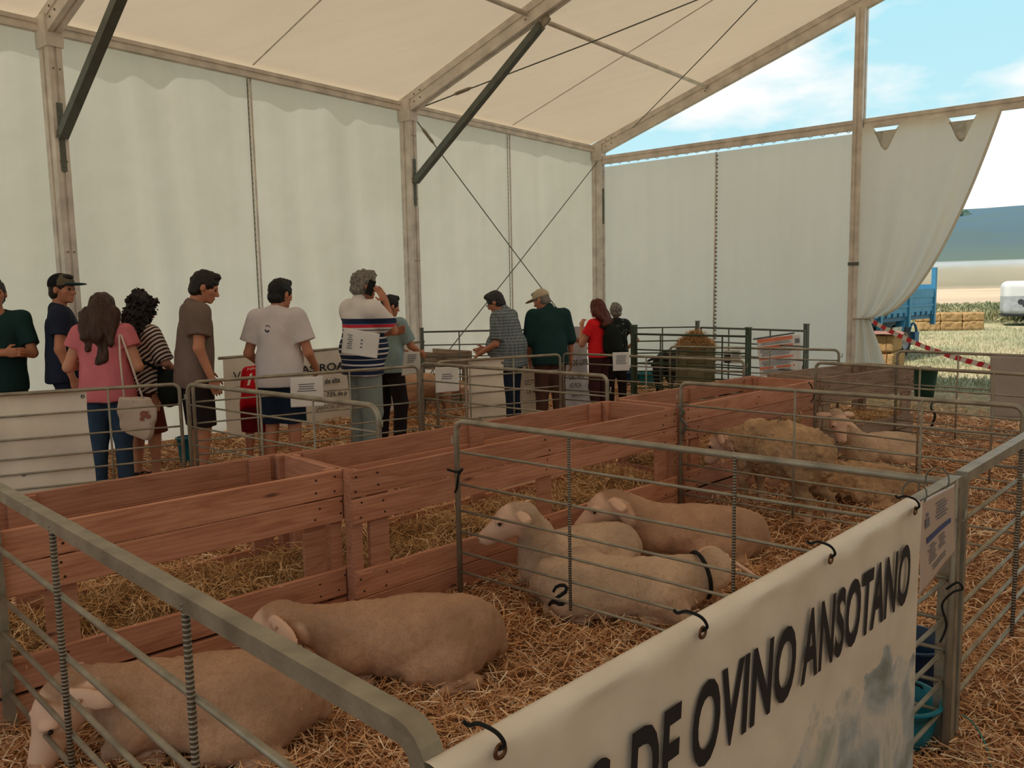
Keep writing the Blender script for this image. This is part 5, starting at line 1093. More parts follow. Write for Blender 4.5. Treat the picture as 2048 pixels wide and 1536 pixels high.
# big banner
bh = Hung(bA, bB, 0.03)
M = Mat('printed_banner'); co = M.coord('Object'); sp = M.n('ShaderNodeSeparateXYZ', {0: co}); n1 = M.noise(co, 3.2, 5, 0.6); n2 = M.noise(M.coord('Object', (1, 1, 0.9)), 4.0, 5, 0.6, 0.6)
edge = M.n('ShaderNodeMath', {0: sp.outputs[2], 1: M.n('ShaderNodeMath', {0: n1, 1: 0.9}, operation='MULTIPLY').outputs[0]}, operation='ADD').outputs[0]
mask = M.ramp(edge, [(0.97, (1, 1, 1, 1)), (1.07, (0, 0, 0, 1))])
# upper edge of the printed mountains falls away to the left
left = M.ramp(sp.outputs[0], [(0.2, (0, 0, 0, 1)), (0.85, (1, 1, 1, 1))]); mask = M.mix(1.0, mask, left, 'MULTIPLY')
mount = M.ramp(n2, [(0.33, hexc(132, 142, 138)), (0.44, hexc(172, 180, 184)), (0.55, hexc(212, 208, 198)), (0.68, hexc(164, 172, 164))])
base = M.ramp(M.noise(co, 6, 4), [(0.3, hexc(216, 204, 188)), (0.7, hexc(232, 222, 208))])
BANM = M.pbr(M.mix(mask, base, mount), 0.42, 0, M.bump(M.noise(co, 2.5, 2), 0.25, 0.03), 0.4)
s0b, s1b = -0.02, 1.885
tilt = 0.048
def ban(u, v):      # v: 0 bottom front .. 1 tucked behind the tube
    s = s0b + (s1b - s0b) * u; zt = 0.935 + tilt * s / BL
    if v < 0.86: z = 0.03 + (zt + 0.012 - 0.03) * v / 0.86; y = 0.003 * math.sin(s * 9 + z * 5) + 0.012 * math.exp(-((zt - z) / 0.10) ** 2) * math.sin(s * 22) * 0.3 - 0.002
    else:
        a = (v - 0.86) / 0.14 * PI; y = 0.03 - 0.030 * math.cos(a); z = zt + 0.012 + 0.016 * math.sin(a) - max(0, a - 2.2) * 0.05
    return (s, y, z)
bt = thing('banner', 'large white printed banner reading DE OVINO ANSOTANO hung on the nearest gate', 'banner', bh.loc, bh.yaw)
m = MB(); m.grid(ban, 90, 60); m.build('banner_sheet', BANM, bt, True)
def banner_text(body, x0, x1, z0, h, **kw):
    X, Z, F_ = text_mesh(body, x1 - x0, h, shear=0.15, bold=0.03, space=1.05, **kw); m = MB()
    m.V = [(x0 + a, -0.0095, z0 + c + (x0 + a - 0.6) * 0.028) for a, c in zip(X.tolist(), Z.tolist())]; m.F = F_; m.build('lettering', INK, bt)
banner_text('ANIMALES', -0.36, 0.345, 0.672, 0.178) if False else None
banner_text('ES', 0.195, 0.355, 0.664, 0.180); banner_text('DE', 0.405, 0.580, 0.668, 0.182); banner_text('OVINO', 0.618, 1.060, 0.672, 0.184); banner_text('ANSOTANO', 1.085, 1.785, 0.675, 0.186)
for i, (u, v, lb) in enumerate([(991, 1497, 'brass eyelet'), (1396, 1262, 'brass eyelet'), (1653, 1116, 'brass eyelet'), (1823, 1020, 'brass eyelet')]):
    x_, z_ = bh.px(u, v); m = MB(); Mx = Matrix.Translation((x_, -0.010, z_)) @ Matrix.Rotation(PI / 2, 4, 'X'); m.lathe([(0.0065, 0), (0.008, 0.003), (0.013, 0.003), (0.0145, 0)], (0, 0, 0), 18, Mx); o = m.build('eyelet', plain('tarnished_brass', (116, 82, 62), 0.4, 0.6), bt, True)
    m = MB(); m.tube(smooth_path([(x_, -0.008, z_ + 0.002), (x_ - 0.001, -0.022, z_ + 0.016), (x_ - 0.010, -0.014, z_ + 0.036), (x_ - 0.022, 0.012, z_ + 0.045), (x_ - 0.028, 0.03, z_ + 0.038), (x_ - 0.034, 0.035, z_ + 0.045)]), 0.0035, 6); m.build('tie_cord', BLACK, bt, True)
NAVYINK = plain('navy_print', (70, 84, 130), 0.6)
nt_, nfn = sheet('laminated notice with a blue bar wired to the corner of the banner gate', Hung(bA, bB, 0.028), [(1840, 1003), (1908, 968), (1910, 1102), (1838, 1192)], wr=0.002, prints=[(NAVYINK, 'bar', (0.16, 0.50), (0.86, 0.565)), *lines(GREYINK, 0.42, 0.78, 0.66, 0.90, 6, 1), *lines(GREYINK, 0.18, 0.45, 0.24, 0.46, 6, 2), *lines(GREYINK, 0.50, 0.72, 0.28, 0.46, 5, 3), *lines(GREYINK, 0.30, 0.72, 0.12, 0.20, 2, 4), (GREYINK, 'bar', (0.12, 0.68), (0.24, 0.78)), (GREYINK, 'bar', (0.15, 0.80), (0.21, 0.84))], mat=plain('laminated_paper', (196, 178, 168), 0.3, var=0.03))
for (u, v) in ((1848, 990), (1893, 962)):
    x_, z_ = Hung(bA, bB, 0.028).px(u, v); m = MB(); m.tube([(x_ + 0.005 * math.cos(a), 0.028 + 0.036 * math.sin(a), z_ + 0.0 + 0.04 * math.cos(a)) for a in np.linspace(0, 2 * PI, 16, endpoint=False)], 0.0025, 5, closed=True); m.build('wire_tie', GALVD, nt_, True)
# tarpaulins over far hurdles
TARP = plain('dirty_white_tarpaulin', (228, 216, 200), 0.5, var=0.08, nscale=3, bump=0.3, bscale=12)
def tarp(label, pa, pb, us, vb, z=0.985, seed=1):
    h = Hung(at(*pa, z), at(*pb, z), -0.022); x0 = h.px(us[0], 800)[0]; x1 = h.px(us[1], 800)[0]; t = thing('tarpaulin', label, 'tarpaulin', h.loc, h.yaw, 'tarpaulins tied to hurdles')
    def fn(u, v):
        x = x0 + (x1 - x0) * u + 0.012 * math.sin(v * 6) * u; z_ = 0.04 + 0.96 * v; y = 0.010 * math.sin(x * 9 + z_ * 3 + seed) + 0.008 * math.sin(z_ * 14 + x * 4)
        if v > 0.95: y = y * 0.2 - 0.04 * (v - 0.95) / 0.05
        return (x, y, z_)
    m = MB(); m.grid(fn, 40, 40); m.build('tarp_sheet', TARP, t, True)
    m = MB()
    for (a, b) in ((0.96, 0.05), (0.96, 0.93), (0.04, 0.93), (0.3, 0.35)): p = fn(a, b); m.lathe([(0.006, 0), (0.014, 0.002), (0.015, -0.002)], (0, 0, 0), 10, Matrix.Translation((p[0], p[1] - 0.004, p[2])) @ Matrix.Rotation(PI / 2, 4, 'X'))
    m.build('eyelets', GALVD, t, kind='stuff'); return t
tarp('dirty white tarpaulin covering the left end of the hurdle in front of the women', (-40, 792), (358, 768), (-30, 176), 960)
tarp('dirty white tarpaulin below the man in the checked shirt', (873, 724), (1120, 709), (938, 1010), 880, seed=3)
# papers on far fences
hC = Hung(at(385, 764, .985), at(836, 732, .985), 0.02); hD = Hung(at(843, 727, .985), at(1214, 752, .985), 0.02); hE = Hung(at(873, 724, .985), at(1120, 709, .985), 0.02); hF = Hung(at(1126, 707, .93), at(1488, 721, .93), 0.02)
sheet('white notice with faint print hanging below the hip of the white tee shirt man', hC, [(580, 756), (646, 752), (648, 812), (582, 815)], prints=lines(GREYINK, 0.2, 0.85, 0.5, 0.8, 4, 5))
sheet('white notice with faint print on the hurdle right of the pair of end posts', hE, [(870, 735), (917, 733), (918, 782), (871, 786)], prints=lines(GREYINK, 0.25, 0.8, 0.5, 0.75, 3, 6))
sheet('white notice below the backpack on the far hurdle', hF, [(1225, 705), (1259, 704), (1259, 741), (1226, 742)], prints=lines(GREYINK, 0.2, 0.85, 0.35, 0.85, 6, 7))
OR = plain('orange_print', (236, 132, 96), 0.6, var=0.03)
pp0 = at(1514, 678, 1.03); pp1 = at(1606, 668, 1.05)
pr = [(OR, 'bar', (0.0, 0.90), (0.80, 1.0)), (OR, 'bar', (0.0, 0.73), (0.80, 0.79)), (OR, 'bar', (0.0, 0.43), (0.80, 0.49)), (OR, 'bar', (0.0, 0.18), (0.82, 0.24)), (WHITEP, 'text', 'INFO', (0.28, 0.93), 0.3, 0.045), (GREYINK, 'bar', (0.85, 0.78), (0.95, 0.90))]
pr += lines(GREYINK, 0.04, 0.8, 0.52, 0.71, 6, 8) + lines(GREYINK, 0.04, 0.8, 0.26, 0.41, 5, 9) + lines(GREYINK, 0.04, 0.8, 0.82, 0.89, 2, 10) + lines(GREYINK, 0.04, 0.8, 0.06, 0.16, 3, 11); pr = [p for p in pr if not (p[1] == 'text')]
pt, _ = sheet('white poster with orange bands hung in the far pens', Hung(pp0, pp1), [(1514, 679), (1602, 668), (1604, 744), (1520, 753)], 'poster', 'poster', prints=pr, wr=0.008)
m = MB(); m.tube([(-0.05, 0.01, 1.03), (0.75, 0.01, 1.07)], 0.012, 6); m.build('hanging_rail', GALVD, pt)
GBOARD = plain('grey_board', (168, 158, 152), 0.7, var=0.05)
hJ = Hung(at(1795, 702, .985), at(2110, 714, .985), 0.02)
sheet('plain grey board hung on the hurdle at the tent opening', hJ, [(1981, 711), (2085, 715), (2085, 838), (1981, 834)], 'board', 'board', mat=GBOARD, wr=0.001, thick=0.006)
MARKP = plain('marker_print', (60, 60, 66), 0.7)
hFP = Hung(at(1402, 655, 1.12), at(1610, 662, 1.12), 0.02); sheet('small white sheet with a dark picture right of the hay crate', hFP, [(1447, 700), (1482, 700), (1482, 727), (1447, 726)], prints=[(MARKP, 'bar', (0.05, 0.0), (0.42, 0.65)), *lines(GREYINK, 0.5, 0.95, 0.2, 0.9, 5, 12)])
# printed banners behind the visitors
wh = Hung(T(4.6, 0.5), T(9.0, 0.5)); q = lambda u, v: wh.px(u, v)
t = thing('wall_banner', 'long white printed banner along the wall behind the white tee shirt man', 'banner', wh.loc, wh.yaw); xa, xb = q(446, 720)[0], q(845, 715)[0]
m = MB(); m.grid(lambda u, v: (xa + (xb - xa) * u, 0.012 * math.sin(u * 14 + v * 3) + 0.006 * math.sin(u * 31), 0.02 + 0.93 * v), 60, 16); m.build('banner_sheet', VINYL, t, True)
m = MB(); m.tube([(xa - 0.05, 0.01, 0.965), (xb + 0.05, 0.01, 0.965)], 0.018, 8); m.build('top_tube', GALV, t, True)
m = MB()
for body, u0, u1, vb, vt, kw in (('V', 465, 480, 762, 744, {}), ('RAS ROA', 586, 688, 749, 733, dict(bold=0.02)), ('hora', 452, 482, 781, 772, {}), ('de alta', 648, 678, 768, 757, dict(bold=0.02)), ('73% de p', 652, 692, 797, 785, dict(bold=0.02)), ('GARANTIAS SANITA', 630, 694, 822, 812, {}), ('EL STAND DE OVIARAG', 605, 690, 884, 870, dict(bold=0.02)), ('INFORMACION', 556, 600, 892, 880, {}), ('Ovi', 483, 502, 915, 903, dict(shear=0.2, bold=0.02))):
    (xa_, za_), (xb_, zt_) = q(u0, vb), q(u1, vt); za2 = q(u0, vb)[1]; zt2 = q(u0, vt)[1]; add_text(m, body, xa_, za2, xb_ - xa_, zt2 - za2, y=-0.02, **kw)
m.build('lettering', INK, t)
m = MB(); P_ = [q(626, 856), q(640, 853), q(660, 850), q(690, 850), q(700, 858), q(700, 868), q(640, 864)]; m.V = [(a, -0.02, c) for a, c in P_]; m.F = [tuple(range(len(P_)))[::-1]]
for (u, v, r) in ((665, 845, 0.05), (676, 848, 0.035)): c_ = q(u, v); m.lathe([(0.001, 0), (r, 0)], (0, 0, 0), 10, Matrix.Translation((c_[0], -0.021, c_[1])) @ Matrix.Rotation(PI / 2, 4, 'X') @ Matrix.Scale(0.5, 4, (1, 0, 0)))
m.build('landscape_print', GREYINK, t)
def standee(label, ua, ub, vt, y0, y1, texts, mat, hgt, lean_=0.0):
    p0 = atd(ua, vt, y0); p1 = atd(ub, vt, y1); h = Hung(p0, p1); t = thing('printed_banner', label, 'banner', h.loc, h.yaw, 'printed banners behind the men')
    m = MB(); m.grid(lambda u, v: (h.L * (u + (u - 0.5) * 0.55 * (1 - v) ** 2), 0.03 * math.sin(v * 4) + 0.02 * math.sin(u * 5), 0.01 + (hgt - 0.01) * v), 16, 24); m.build('banner_sheet', mat, t, True)
    m = MB()
    for body, u0, u1, vb, vt_ in texts: m = MB(); a = h.px(u0, vb); b = h.px(u1, vb); c = h.px(u0, vt_); add_text(m, body, a[0], a[1], b[0] - a[0], c[1] - a[1], y=-0.06, bold=0.01); m.build('lettering', INK, t)
    return t
standee('narrow white banner with dark lettering right of the checked shirt man', 1040, 1082, 690, 10.7, 10.9, [('A AG', 1044, 1076, 743, 731), ('GESTION', 1044, 1076, 770, 760), ('DE ALTA', 1049, 1077, 787, 778), ('CONSORCIO', 1036, 1076, 807, 802)], plain('cream_vinyl', (206, 194, 176), 0.5), 0.97)
standee('tall bluish white banner with dark lettering between the green shirt and the red top', 1124, 1172, 690, 10.9, 11.1, [('TOS UPR', 1132, 1172, 732, 720), ('DEL GEN', 1134, 1162, 759, 748), ('AD ROA', 1134, 1158, 775, 766), ('asociacion', 1138, 1170, 793, 787)], plain('cool_white_vinyl', (204, 206, 214), 0.5), 1.18)
# sheets in hands
def held(label, y_, quad, name='paper_sheet', prints=()):
    P_ = [atd(u, v, y_) for u, v in quad]; h = Hung(P_[3], P_[2]); return sheet(label, h, quad, name, 'paper', wr=0.006, prints=prints)
held('white printed sheets held against the side of the man on the phone', 7.46, [(688, 655), (760, 668), (754, 717), (682, 706)], prints=[*lines(GREYINK, 0.12, 0.3, 0.2, 0.8, 7, 14), (GREYINK, 'bar', (0.5, 0.6), (0.56, 0.66)), (GREYINK, 'bar', (0.5, 0.46), (0.56, 0.52)), (GREYINK, 'bar', (0.5, 0.32), (0.56, 0.38))])
held('white sheets held by the man in the pale blue shirt', 8.45, [(808, 704), (840, 703), (839, 745), (803, 752)], prints=lines(GREYINK, 0.2, 0.8, 0.5, 0.9, 5, 15))
# ---------------------------------------------------------------- tubs and buckets
def tub(label, p, r, h, mat, rb=None, group='plastic tubs', handle=True, name='bucket'):
    t = thing(name, label, 'bucket', (p[0], p[1], 0.012), 0.4, group); rb = rb or r * 0.78
    m = MB(); m.lathe([(0.001, 0.0), (rb, 0.0), (rb + (r - rb) * 0.5, h * 0.5), (r, h - 0.012), (r + 0.010, h - 0.01), (r + 0.010, h), (r - 0.004, h), (rb + (r - rb) * 0.5 - 0.005, h * 0.5), (rb - 0.005, 0.008), (0.001, 0.008)], (0, 0, 0), 32); m.build('tub_body', mat, t, True)
    if handle: m = MB(); m.tube([(r * math.cos(a), r * 0.25 * math.sin(a), h - 0.02 + r * 0.25 * math.sin(a)) for a in np.linspace(0, PI, 10)], 0.005, 6); m.build('handle', BLACK, t, True)
    return t
TEAL = plain('teal_plastic', (10, 112, 132), 0.4, var=0.05); BLUE = plain('dark_blue_plastic', (16, 50, 84), 0.4, var=0.05); GRN = plain('dark_green_plastic', (32, 66, 56), 0.5, var=0.05)
tub('teal plastic bucket just behind the right end of the banner', (1.375, 2.80), 0.15, 0.17, TEAL); tub('dark blue bucket behind the teal one at the corner of the banner', (1.62, 3.20), 0.15, 0.20, BLUE, handle=False)
tub('teal tub on the floor of the far pen', at(1293, 772), 0.16, 0.22, TEAL, 0.12); tub('dark blue tub left of the far teal tub', at(1260, 771), 0.16, 0.22, BLUE, 0.13, handle=False); tub('small teal bucket behind the legs of the curly haired woman', (-3.22, 7.95), 0.12, 0.28, TEAL)
tub('dark green tall tub beyond the last feeder', at(1848, 796), 0.175, 0.43, GRN, 0.125)
p = at(1236, 758); t = thing('blue_trough', 'low dark blue trough behind the white notice', 'trough', (p[0], p[1], 0), 0.2); m = MB(); m.box((-0.25, -0.1, 0), (0.25, 0.1, 0.02)); m.box((-0.25, -0.12, 0), (0.25, -0.1, 0.2)); m.box((-0.25, 0.1, 0), (0.25, 0.12, 0.2)); m.box((-0.27, -0.12, 0), (-0.25, 0.12, 0.2)); m.box((0.25, -0.12, 0), (0.27, 0.12, 0.2)); m.build('trough_body', BLUE, t)
# ---------------------------------------------------------------- hay crate, far feeder
c0 = atd(1390, 720, 10.6); t = thing('hay_crate', 'greenish plywood crate heaped with hay in the far pen', 'crate', (c0[0], c0[1], 0), -0.15); w_ = 0.235
for (x0, x1, y0, y1) in ((-w_, w_, -0.22, -0.20), (-w_, w_, 0.20, 0.22)):
    for k in range(4): m = MB(); m.box((x0, y0, 0.02 + k * 0.228), (x1, y1, 0.02 + k * 0.228 + 0.222)); m.build('board', PLY, t)
for x in (-w_, w_ - 0.02):
    for k in range(4): m = MB(); m.box((x, -0.2, 0.02 + k * 0.228), (x + 0.02, 0.2, 0.02 + k * 0.228 + 0.222)); m.build('board', PLY, t)
for x in (-w_ + 0.02, 0.12): m = MB(); m.box((x, -0.245, 0.0), (x + 0.09, -0.221, 0.93)); m.build('batten', PLY, t)
n = 2600; a = RNG.random(n) * 2 * PI; r = np.sqrt(RNG.random(n)); P = np.stack([0.24 * r * np.cos(a), 0.21 * r * np.sin(a), 0.90 + 0.19 * (1 - r ** 1.6) + RNG.random(n) * 0.02], 1)
m = MB(); m.lathe([(0.24, 0.84), (0.22, 0.92), (0.14, 1.02), (0.001, 1.07)], (0, 0, 0), 16); m.build('hay_heap', HAYBED, t, True, kind='stuff'); strands('hay', P, RNG.random(n) * 2 * PI, RNG.normal(-0.1, 0.5, n), RNG.uniform(0.06, 0.14, n), RNG.uniform(0.003, 0.006, n), HAY, t, 0.5)
fa = atd(822, 697, 12.3); fb = atd(890, 700, 11.7); feeder('small greyed wooden feeder behind the man in the pale blue shirt', fa - (fb - fa) * 0.6, fb, 0.5, 9, WOODG, posts=(0.1, 0.9), nail=False)
# ---------------------------------------------------------------- barrier tape, twine, ties
REDT = plain('red_tape', (206, 36, 52), 0.4, var=0.03); WHT = plain('white_tape', (222, 214, 208), 0.4, var=0.02)
p0 = np.array(T(TG - 0.2, 5.3, 1.12)); p1 = atd(2048, 706, 9.6); p1 = p0 + (p1 - p0) * 1.5; n_ = 90; V = []; W2 = 0.036
for i in range(n_ + 1):
    f = i / n_; c = p0 + (p1 - p0) * f; c[2] += -0.42 * 4 * f * (1 - f) * 0.62 + (p1[2] - p0[2]) * 0; tw = 0.35 * math.sin(f * 15); V += [(c[0], c[1] + math.sin(tw) * W2, c[2] - W2 * math.cos(tw)), (c[0], c[1] - math.sin(tw) * W2, c[2] + W2 * math.cos(tw))]
me = new_mesh('barrier_tape', V, [(2 * i, 2 * i + 2, 2 * i + 3, 2 * i + 1) for i in range(n_)], WHT); o = link('barrier_tape', me); tag(o, 'red and white striped barrier tape strung across the tent opening', 'tape'); V2 = []; F2 = []
for i in range(1, n_ - 1, 4):
    b = len(V2); a_, b_, c_, d_ = [np.array(V[2 * i + k]) for k in (0, 1)] + [np.array(V[2 * i + 4 + k - 0]) for k in (0, 1)]; sh = (c_ - a_) * 0.35; off = np.array([-0.003, -0.004, 0])
    for pnt in (a_ + off, c_ + off - sh * 0.1, d_ + sh + off, b_ + sh + off): V2.append(tuple(pnt))
    F2.append((b, b + 1, b + 2, b + 3))
for i in range(len(F2)): link('red_band', new_mesh('red_band', V2[4 * i:4 * i + 4], [(0, 1, 2, 3)], REDT), o)
def cordthing(label, pts, r, mat, name='cord', cat='cord'):
    pts = [np.array(p, float) for p in pts]; o_ = pts[0]; m = MB(); m.tube(smooth_path([p - o_ for p in pts]), r, 6); o = m.build(name, mat, None, True, loc=o_); return tag(o, label, cat)
TW_ = plain('teal_twine', (70, 140, 136), 0.8)
cordthing('thin teal twine trailing over the straw by the corner post', [at(1925, 1430, 0.2), at(1945, 1445, 0.13), at(1962, 1470, 0.07), at(1975, 1500, 0.04), at(1982, 1540, 0.02)], 0.0028, TW_, 'twine', 'twine')
cy = corner_[1]
cordthing('black cord knotted round the corner post below the notice', [atd(1893, 1178, cy - 0.03), atd(1915, 1165, cy - 0.06), atd(1925, 1178, cy - 0.03), atd(1905, 1185, cy - 0.05), atd(1884, 1210, cy - 0.03), atd(1893, 1250, cy - 0.03), atd(1880, 1285, cy - 0.03)], 0.004, BLACK)
cordthing('black cord tying the long gate to the feeder', [atd(895, 939, 4.14), atd(915, 944, 4.10), atd(925, 938, 4.13), atd(917, 950, 4.10), atd(914, 975, 4.12), atd(910, 984, 4.14)], 0.007, BLACK)
cordthing('dark chain hanging on the end of the third gate', [atd(1352, 810, 5.83), atd(1368, 822, 5.80), atd(1362, 835, 5.82), atd(1372, 850, 5.80), atd(1364, 868, 5.82)], 0.007, GALVD, 'chain', 'chain')
cordthing('dark strap hanging on the end post of the far hurdle', [atd(1617, 764, 7.1), atd(1624, 775, 7.08), atd(1628, 790, 7.1), atd(1622, 806, 7.1)], 0.005, BLACK, 'strap', 'strap')
cordthing('dark frayed rope hanging below the green tub', [at(1868, 800, .35), at(1862, 815, .3), at(1870, 830, .22), at(1865, 848, .12), at(1862, 858, .06)], 0.012, BLACK, 'rope', 'rope')
cordthing('thin dark cable lying over the back of the second feeder', [at(825, 862, .81), at(850, 872, .70), at(875, 876, .62), at(878, 884, .58)], 0.004, BLACK, 'cable', 'cable')
# ---------------------------------------------------------------- outside: trailer, bales, van
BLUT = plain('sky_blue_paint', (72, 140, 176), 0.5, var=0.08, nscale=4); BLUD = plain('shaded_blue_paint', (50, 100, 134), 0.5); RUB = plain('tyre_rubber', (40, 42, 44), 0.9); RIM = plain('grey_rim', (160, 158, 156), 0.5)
R_ = atd(1864, 628, 19.6); Lf = atd(1763, 638, 17.6); dd = (Lf - R_)[:2]; dd /= np.linalg.norm(dd); st_ = R_[:2] + dd * 4.6; loc, yaw, LT = seg_frame(st_, R_)
t = thing('dropside_trailer', 'sky blue dropside tipping trailer behind the tied curtain', 'trailer', loc, yaw); z0, z1 = 0.95, 1.56
m = MB(); m.box((0, 0, z0 - 0.10), (LT, 2.0, z0)); m.build('bed_floor', BLUD, t)
for k in range(3):
    x0 = k * LT / 3 + 0.03; x1 = (k + 1) * LT / 3 - 0.03; m = MB(); m.box((x0, -0.03, z0), (x1, 0.0, z1)); m.box((x0, -0.05, z1 - 0.20), (x1, -0.03, z1 - 0.0)); m.box((x0, -0.05, z0 + 0.20), (x1, -0.03, z0 + 0.25)); m.build('dropside', BLUT, t); m = MB(); m.box((x0, 2.0, z0), (x1, 2.03, z1)); m.build('dropside', BLUT, t)
m = MB(); 
for k in range(14): m.box((0.15 + k * LT / 14, -0.06, z0 - 0.02), (0.21 + k * LT / 14, -0.03, z0 + 0.08))
m.build('hinges', BLUD, t, kind='stuff')
for x, zt in ((0.0, z1 + 0.03), (LT / 3, z1 + 0.02), (2 * LT / 3, z1 + 0.02), (LT, 2.06)): m = MB(); m.box((x - 0.045, -0.07, z0 - 0.25), (x + 0.045, 0.03, zt)); m.build('stake', BLUT, t)
m = MB(); m.box((LT - 0.03, 0, z0), (LT, 2.0, z1 + 0.1)); m.build('headboard', BLUT, t); m = MB(); m.box((0, 0, z0), (0.03, 2.0, z1)); m.build('tailboard', BLUT, t)
for y in (0.55, 1.35): m = MB(); m.box((-0.2, y, z0 - 0.30), (LT + 0.1, y + 0.1, z0 - 0.10)); m.build('chassis_rail', BLUD, t)
def wheel(parent, x, y, r, w, z=None):
    z = r if z is None else z; Mx = Matrix.Translation((x, y, z)) @ Matrix.Rotation(PI / 2, 4, 'X'); m = MB(); m.lathe([(r * 0.55, -w / 2), (r * 0.9, -w / 2), (r, -w * 0.35), (r, w * 0.35), (r * 0.9, w / 2), (r * 0.55, w / 2)], (0, 0, 0), 26, Mx); o = m.build('wheel', RUB, parent, True)
    m = MB(); m.lathe([(r * 0.55, w / 2), (r * 0.5, w * 0.3), (r * 0.2, w * 0.2), (r * 0.15, w * 0.5), (0.001, w * 0.5)], (0, 0, 0), 22, Mx); m.build('rim', RIM, o, True)
frac = (1815 - 1763) / (1864 - 1763)
xw = LT - np.linalg.norm((R_ - Lf)[:2]) * (1 - frac) * 0.97
for x in (xw, xw - 1.3):
    wheel(t, x, 0.22, 0.37, 0.30); wheel(t, x, 1.78, 0.37, 0.30)
    m = MB(); m.tube([(x, 0.1, 0.37), (x, 1.9, 0.37)], 0.05, 8); m.build('axle', BLUD, t)
m = MB(); m.prism([(-0.1, 0), (0.1, 0), (0.1, 0.02), (-0.1, 0.02)], (xw - 0.35, 0.05, z0 - 0.1), (xw - 0.55, 0.05, 0.45)); m.build('mudguard', BLUT, t)
m = MB(); m.tube([(xw + 0.55 + 0.22 * math.cos(a), 0.12, 0.5 + 0.25 * math.sin(a)) for a in np.linspace(0, PI, 9)], 0.03, 8); m.box((xw + 0.5, 0.05, 0.25), (xw + 0.75, 0.35, 0.55)); m.build('fuel_box', BLUD, t)
m = MB(); m.box((xw - 0.95, -0.02, 0.62), (xw - 0.42, 0.02, 0.72)); m.box((xw - 0.95, -0.02, 0.36), (xw - 0.42, 0.02, 0.46)); m.build('side_guard', plain('cream_guard', (196, 190, 170)), t)
m = MB(); m.tube([(LT, 0.9, z0 - 0.2), (LT + 1.3, 1.0, 0.5)], 0.05, 8); m.tube([(LT, 1.2, z0 - 0.2), (LT + 1.3, 1.0, 0.5)], 0.05, 8); m.build('drawbar', BLUD, t)
# straw bales
BALEM = None
def bale_mat():
    M = Mat('pressed_straw'); co = M.coord('Object', (1, 1, 1), True); n = M.noise(M.coord('Object', (1, 1, 3)), 26, 5, 0.7, 0.8); col = M.ramp(n, [(0.3, hexc(150, 110, 70)), (0.5, hexc(208, 168, 116)), (0.7, hexc(232, 200, 150))]); return M.pbr(col, 0.9, 0, M.bump(n, 1.0, 0.04), 0.05)
BALEM = bale_mat()
def bale(label, p, yaw, dims, group):
    t = thing('straw_bale', label, 'bale', p, yaw, group); lx, ly, lz = dims; g = Solid((-lx / 2 - 0.08, -ly / 2 - 0.08, -0.05), (lx / 2 + 0.08, ly / 2 + 0.08, lz + 0.08), 0.025)
    X = g.ax[0][:, None, None]; Y = g.ax[1][None, :, None]; Z = g.ax[2][None, None, :] - lz / 2
    qx = np.abs(X) - lx / 2 + 0.05; qy = np.abs(Y) - ly / 2 + 0.05; qz = np.abs(Z) - lz / 2 + 0.05; d = np.sqrt(np.maximum(qx, 0) ** 2 + np.maximum(qy, 0) ** 2 + np.maximum(qz, 0) ** 2) + np.minimum(np.maximum(qx, np.maximum(qy, qz)), 0) - 0.05
    g.a = np.clip(d, -0.05, 0.05).astype(np.float32); g.noise(0.09, 0.018, int(abs(p[0]) * 100) % 97); solid_obj('bale_body', g, (BALEM,), t)
    m = MB()
    for y in (-ly * 0.2, ly * 0.2): m.tube([(-lx / 2 - 0.006, y, 0.01), (-lx / 2 - 0.006, y, lz + 0.006), (lx / 2 + 0.006, y, lz + 0.006), (lx / 2 + 0.006, y, 0.01)], 0.006, 5)
    m.build('twine', REDT if False else plain('bale_twine', (150, 90, 60)), t, kind='stuff'); return t
bl = at(1840, 661); br = at(1972, 659); dv = (br - bl); Ly = np.linalg.norm(dv[:2]); ang = math.atan2(dv[1], dv[0]); bw = Ly / 3; nm_ = ['left', 'middle', 'right']
for k in range(3):
    for j in range(2):
        c = bl + dv * (k + 0.5) / 3 + np.array([0, 0.3 , 0]); bale('%s straw bale in the %s row of the stack on the grass' % (nm_[k] + 'most' if k != 1 else 'middle', 'bottom' if j == 0 else 'top'), (c[0], c[1], 0.0 + j * 0.315), ang + 0.02 * (k - 1), (bw * 0.98, 0.5, 0.31), 'straw bales stacked on the grass')
c = atd(1770, 700, 15.9); bale('straw bale just outside, lower one behind the curtain', (c[0] + 0.05, c[1], 0.0), 0.9, (0.9, 0.45, 0.36), 'straw bales behind the curtain'); bale('straw bale just outside, upper one behind the curtain', (c[0] + 0.02, c[1] + 0.02, 0.37), 0.95, (0.9, 0.45, 0.34), 'straw bales behind the curtain')
m = MB(); m.grid(lambda u, v: (-0.5 + u, -0.28 + 0.56 * v, 0.73 + 0.02 * math.sin(u * 9) - 0.3 * max(0, 0.12 - v) - (0.5 * max(0, u - 0.9))), 16, 10); o = m.build('cover_board', plain('brown_cover', (150, 108, 92)), None, True, loc=(c[0], c[1], 0), rotz=0.93); tag(o, 'brown cover lying over the bales behind the curtain', 'cover')
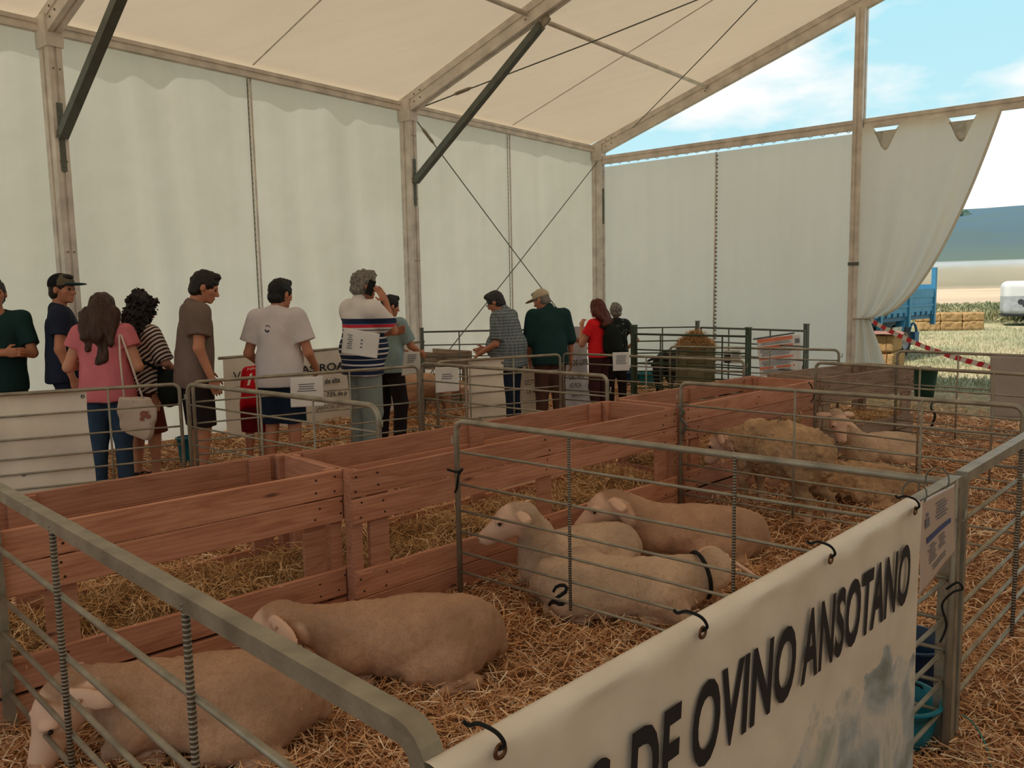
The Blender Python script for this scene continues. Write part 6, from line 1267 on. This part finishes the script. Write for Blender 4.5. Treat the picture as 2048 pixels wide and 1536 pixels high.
# white livestock trailer
p = at(2012, 652); t = thing('livestock_trailer', 'white rounded livestock trailer at the right edge beyond the bales', 'trailer', (p[0], p[1] + 0.3, 0), -0.45)
g = Solid((-0.1, -0.1, 0.2), (3.3, 1.9, 1.95), 0.03); X = g.ax[0][:, None, None] - 1.55; Y = g.ax[1][None, :, None] - 0.9; Z = g.ax[2][None, None, :] - 1.05; rr0 = 0.25
qx = np.abs(X) - 1.5 + rr0; qy = np.abs(Y) - 0.85 + rr0; qz = np.abs(Z) - 0.68 + rr0; g.a = np.clip(np.sqrt(np.maximum(qx, 0) ** 2 + np.maximum(qy, 0) ** 2 + np.maximum(qz, 0) ** 2) + np.minimum(np.maximum(qx, np.maximum(qy, qz)), 0) - rr0, -0.05, 0.05).astype(np.float32)
solid_obj('box_body', g, (plain('white_body', (214, 214, 214), 0.35, var=0.02), plain('pale_grey_panel', (168, 172, 176), 0.4)), t, matfn=lambda c: c[:, 2] < 1.15)
wheel(t, 1.2, 0.1, 0.30, 0.2); wheel(t, 1.2, 1.7, 0.30, 0.2); m = MB(); m.box((0.05, 0.05, 0.36), (3.05, 1.75, 0.42)); m.build('chassis', RUB, t)
m = MB(); 
for (x, z, r) in ((0.62, 0.92, 0.11), (0.86, 0.92, 0.11), (0.74, 0.80, 0.08)): m.lathe([(0.001, 0), (r, 0)], (0, 0, 0), 12, Matrix.Translation((x, 0.043, z)) @ Matrix.Rotation(PI / 2, 4, 'X'))
m.build('dark_emblem', MARKP, t)
# trees on the ridge, one bush on the bank
LEAF = plain('distant_foliage', (70, 96, 84), 0.95, var=0.2, nscale=0.4)
for i, (u, v, y_, r, lb) in enumerate([(1900, 440, 700, 11, 'dark tree crown on the ridge next to the curtain edge'), (1914, 434, 690, 8, 'smaller dark tree right of the first ridge tree'), (1982, 541, 262, 1.1, 'round dark bush on the dry bank')]):
    p = atd(u, v, y_); t = thing('tree' if r > 2 else 'bush', lb, 'tree' if r > 2 else 'bush', p); g = Solid((-r * 1.6,) * 3, (r * 1.6,) * 3, r / 14); g.BG = 0.05
    rg = np.random.default_rng(i)
    X = g.ax[0][:, None, None]; Y = g.ax[1][None, :, None]; Z = g.ax[2][None, None, :]; d = np.full(g.n, 9e9)
    for k in range(12): c = rg.normal(0, r * 0.4, 3); d = np.minimum(d, np.sqrt((X - c[0]) ** 2 + (Y - c[1]) ** 2 + (Z - c[2]) ** 2) - r * 0.55)
    g.a = np.clip(d / r * 0.5, -0.05, 0.05).astype(np.float32); solid_obj('crown', g, (LEAF,), t); 
    if r > 2: m = MB(); m.tube([(0, 0, -r * 1.6), (0, 0, 0)], r * 0.08, 6); m.build('trunk', plain('bark', (90, 76, 62)), t)
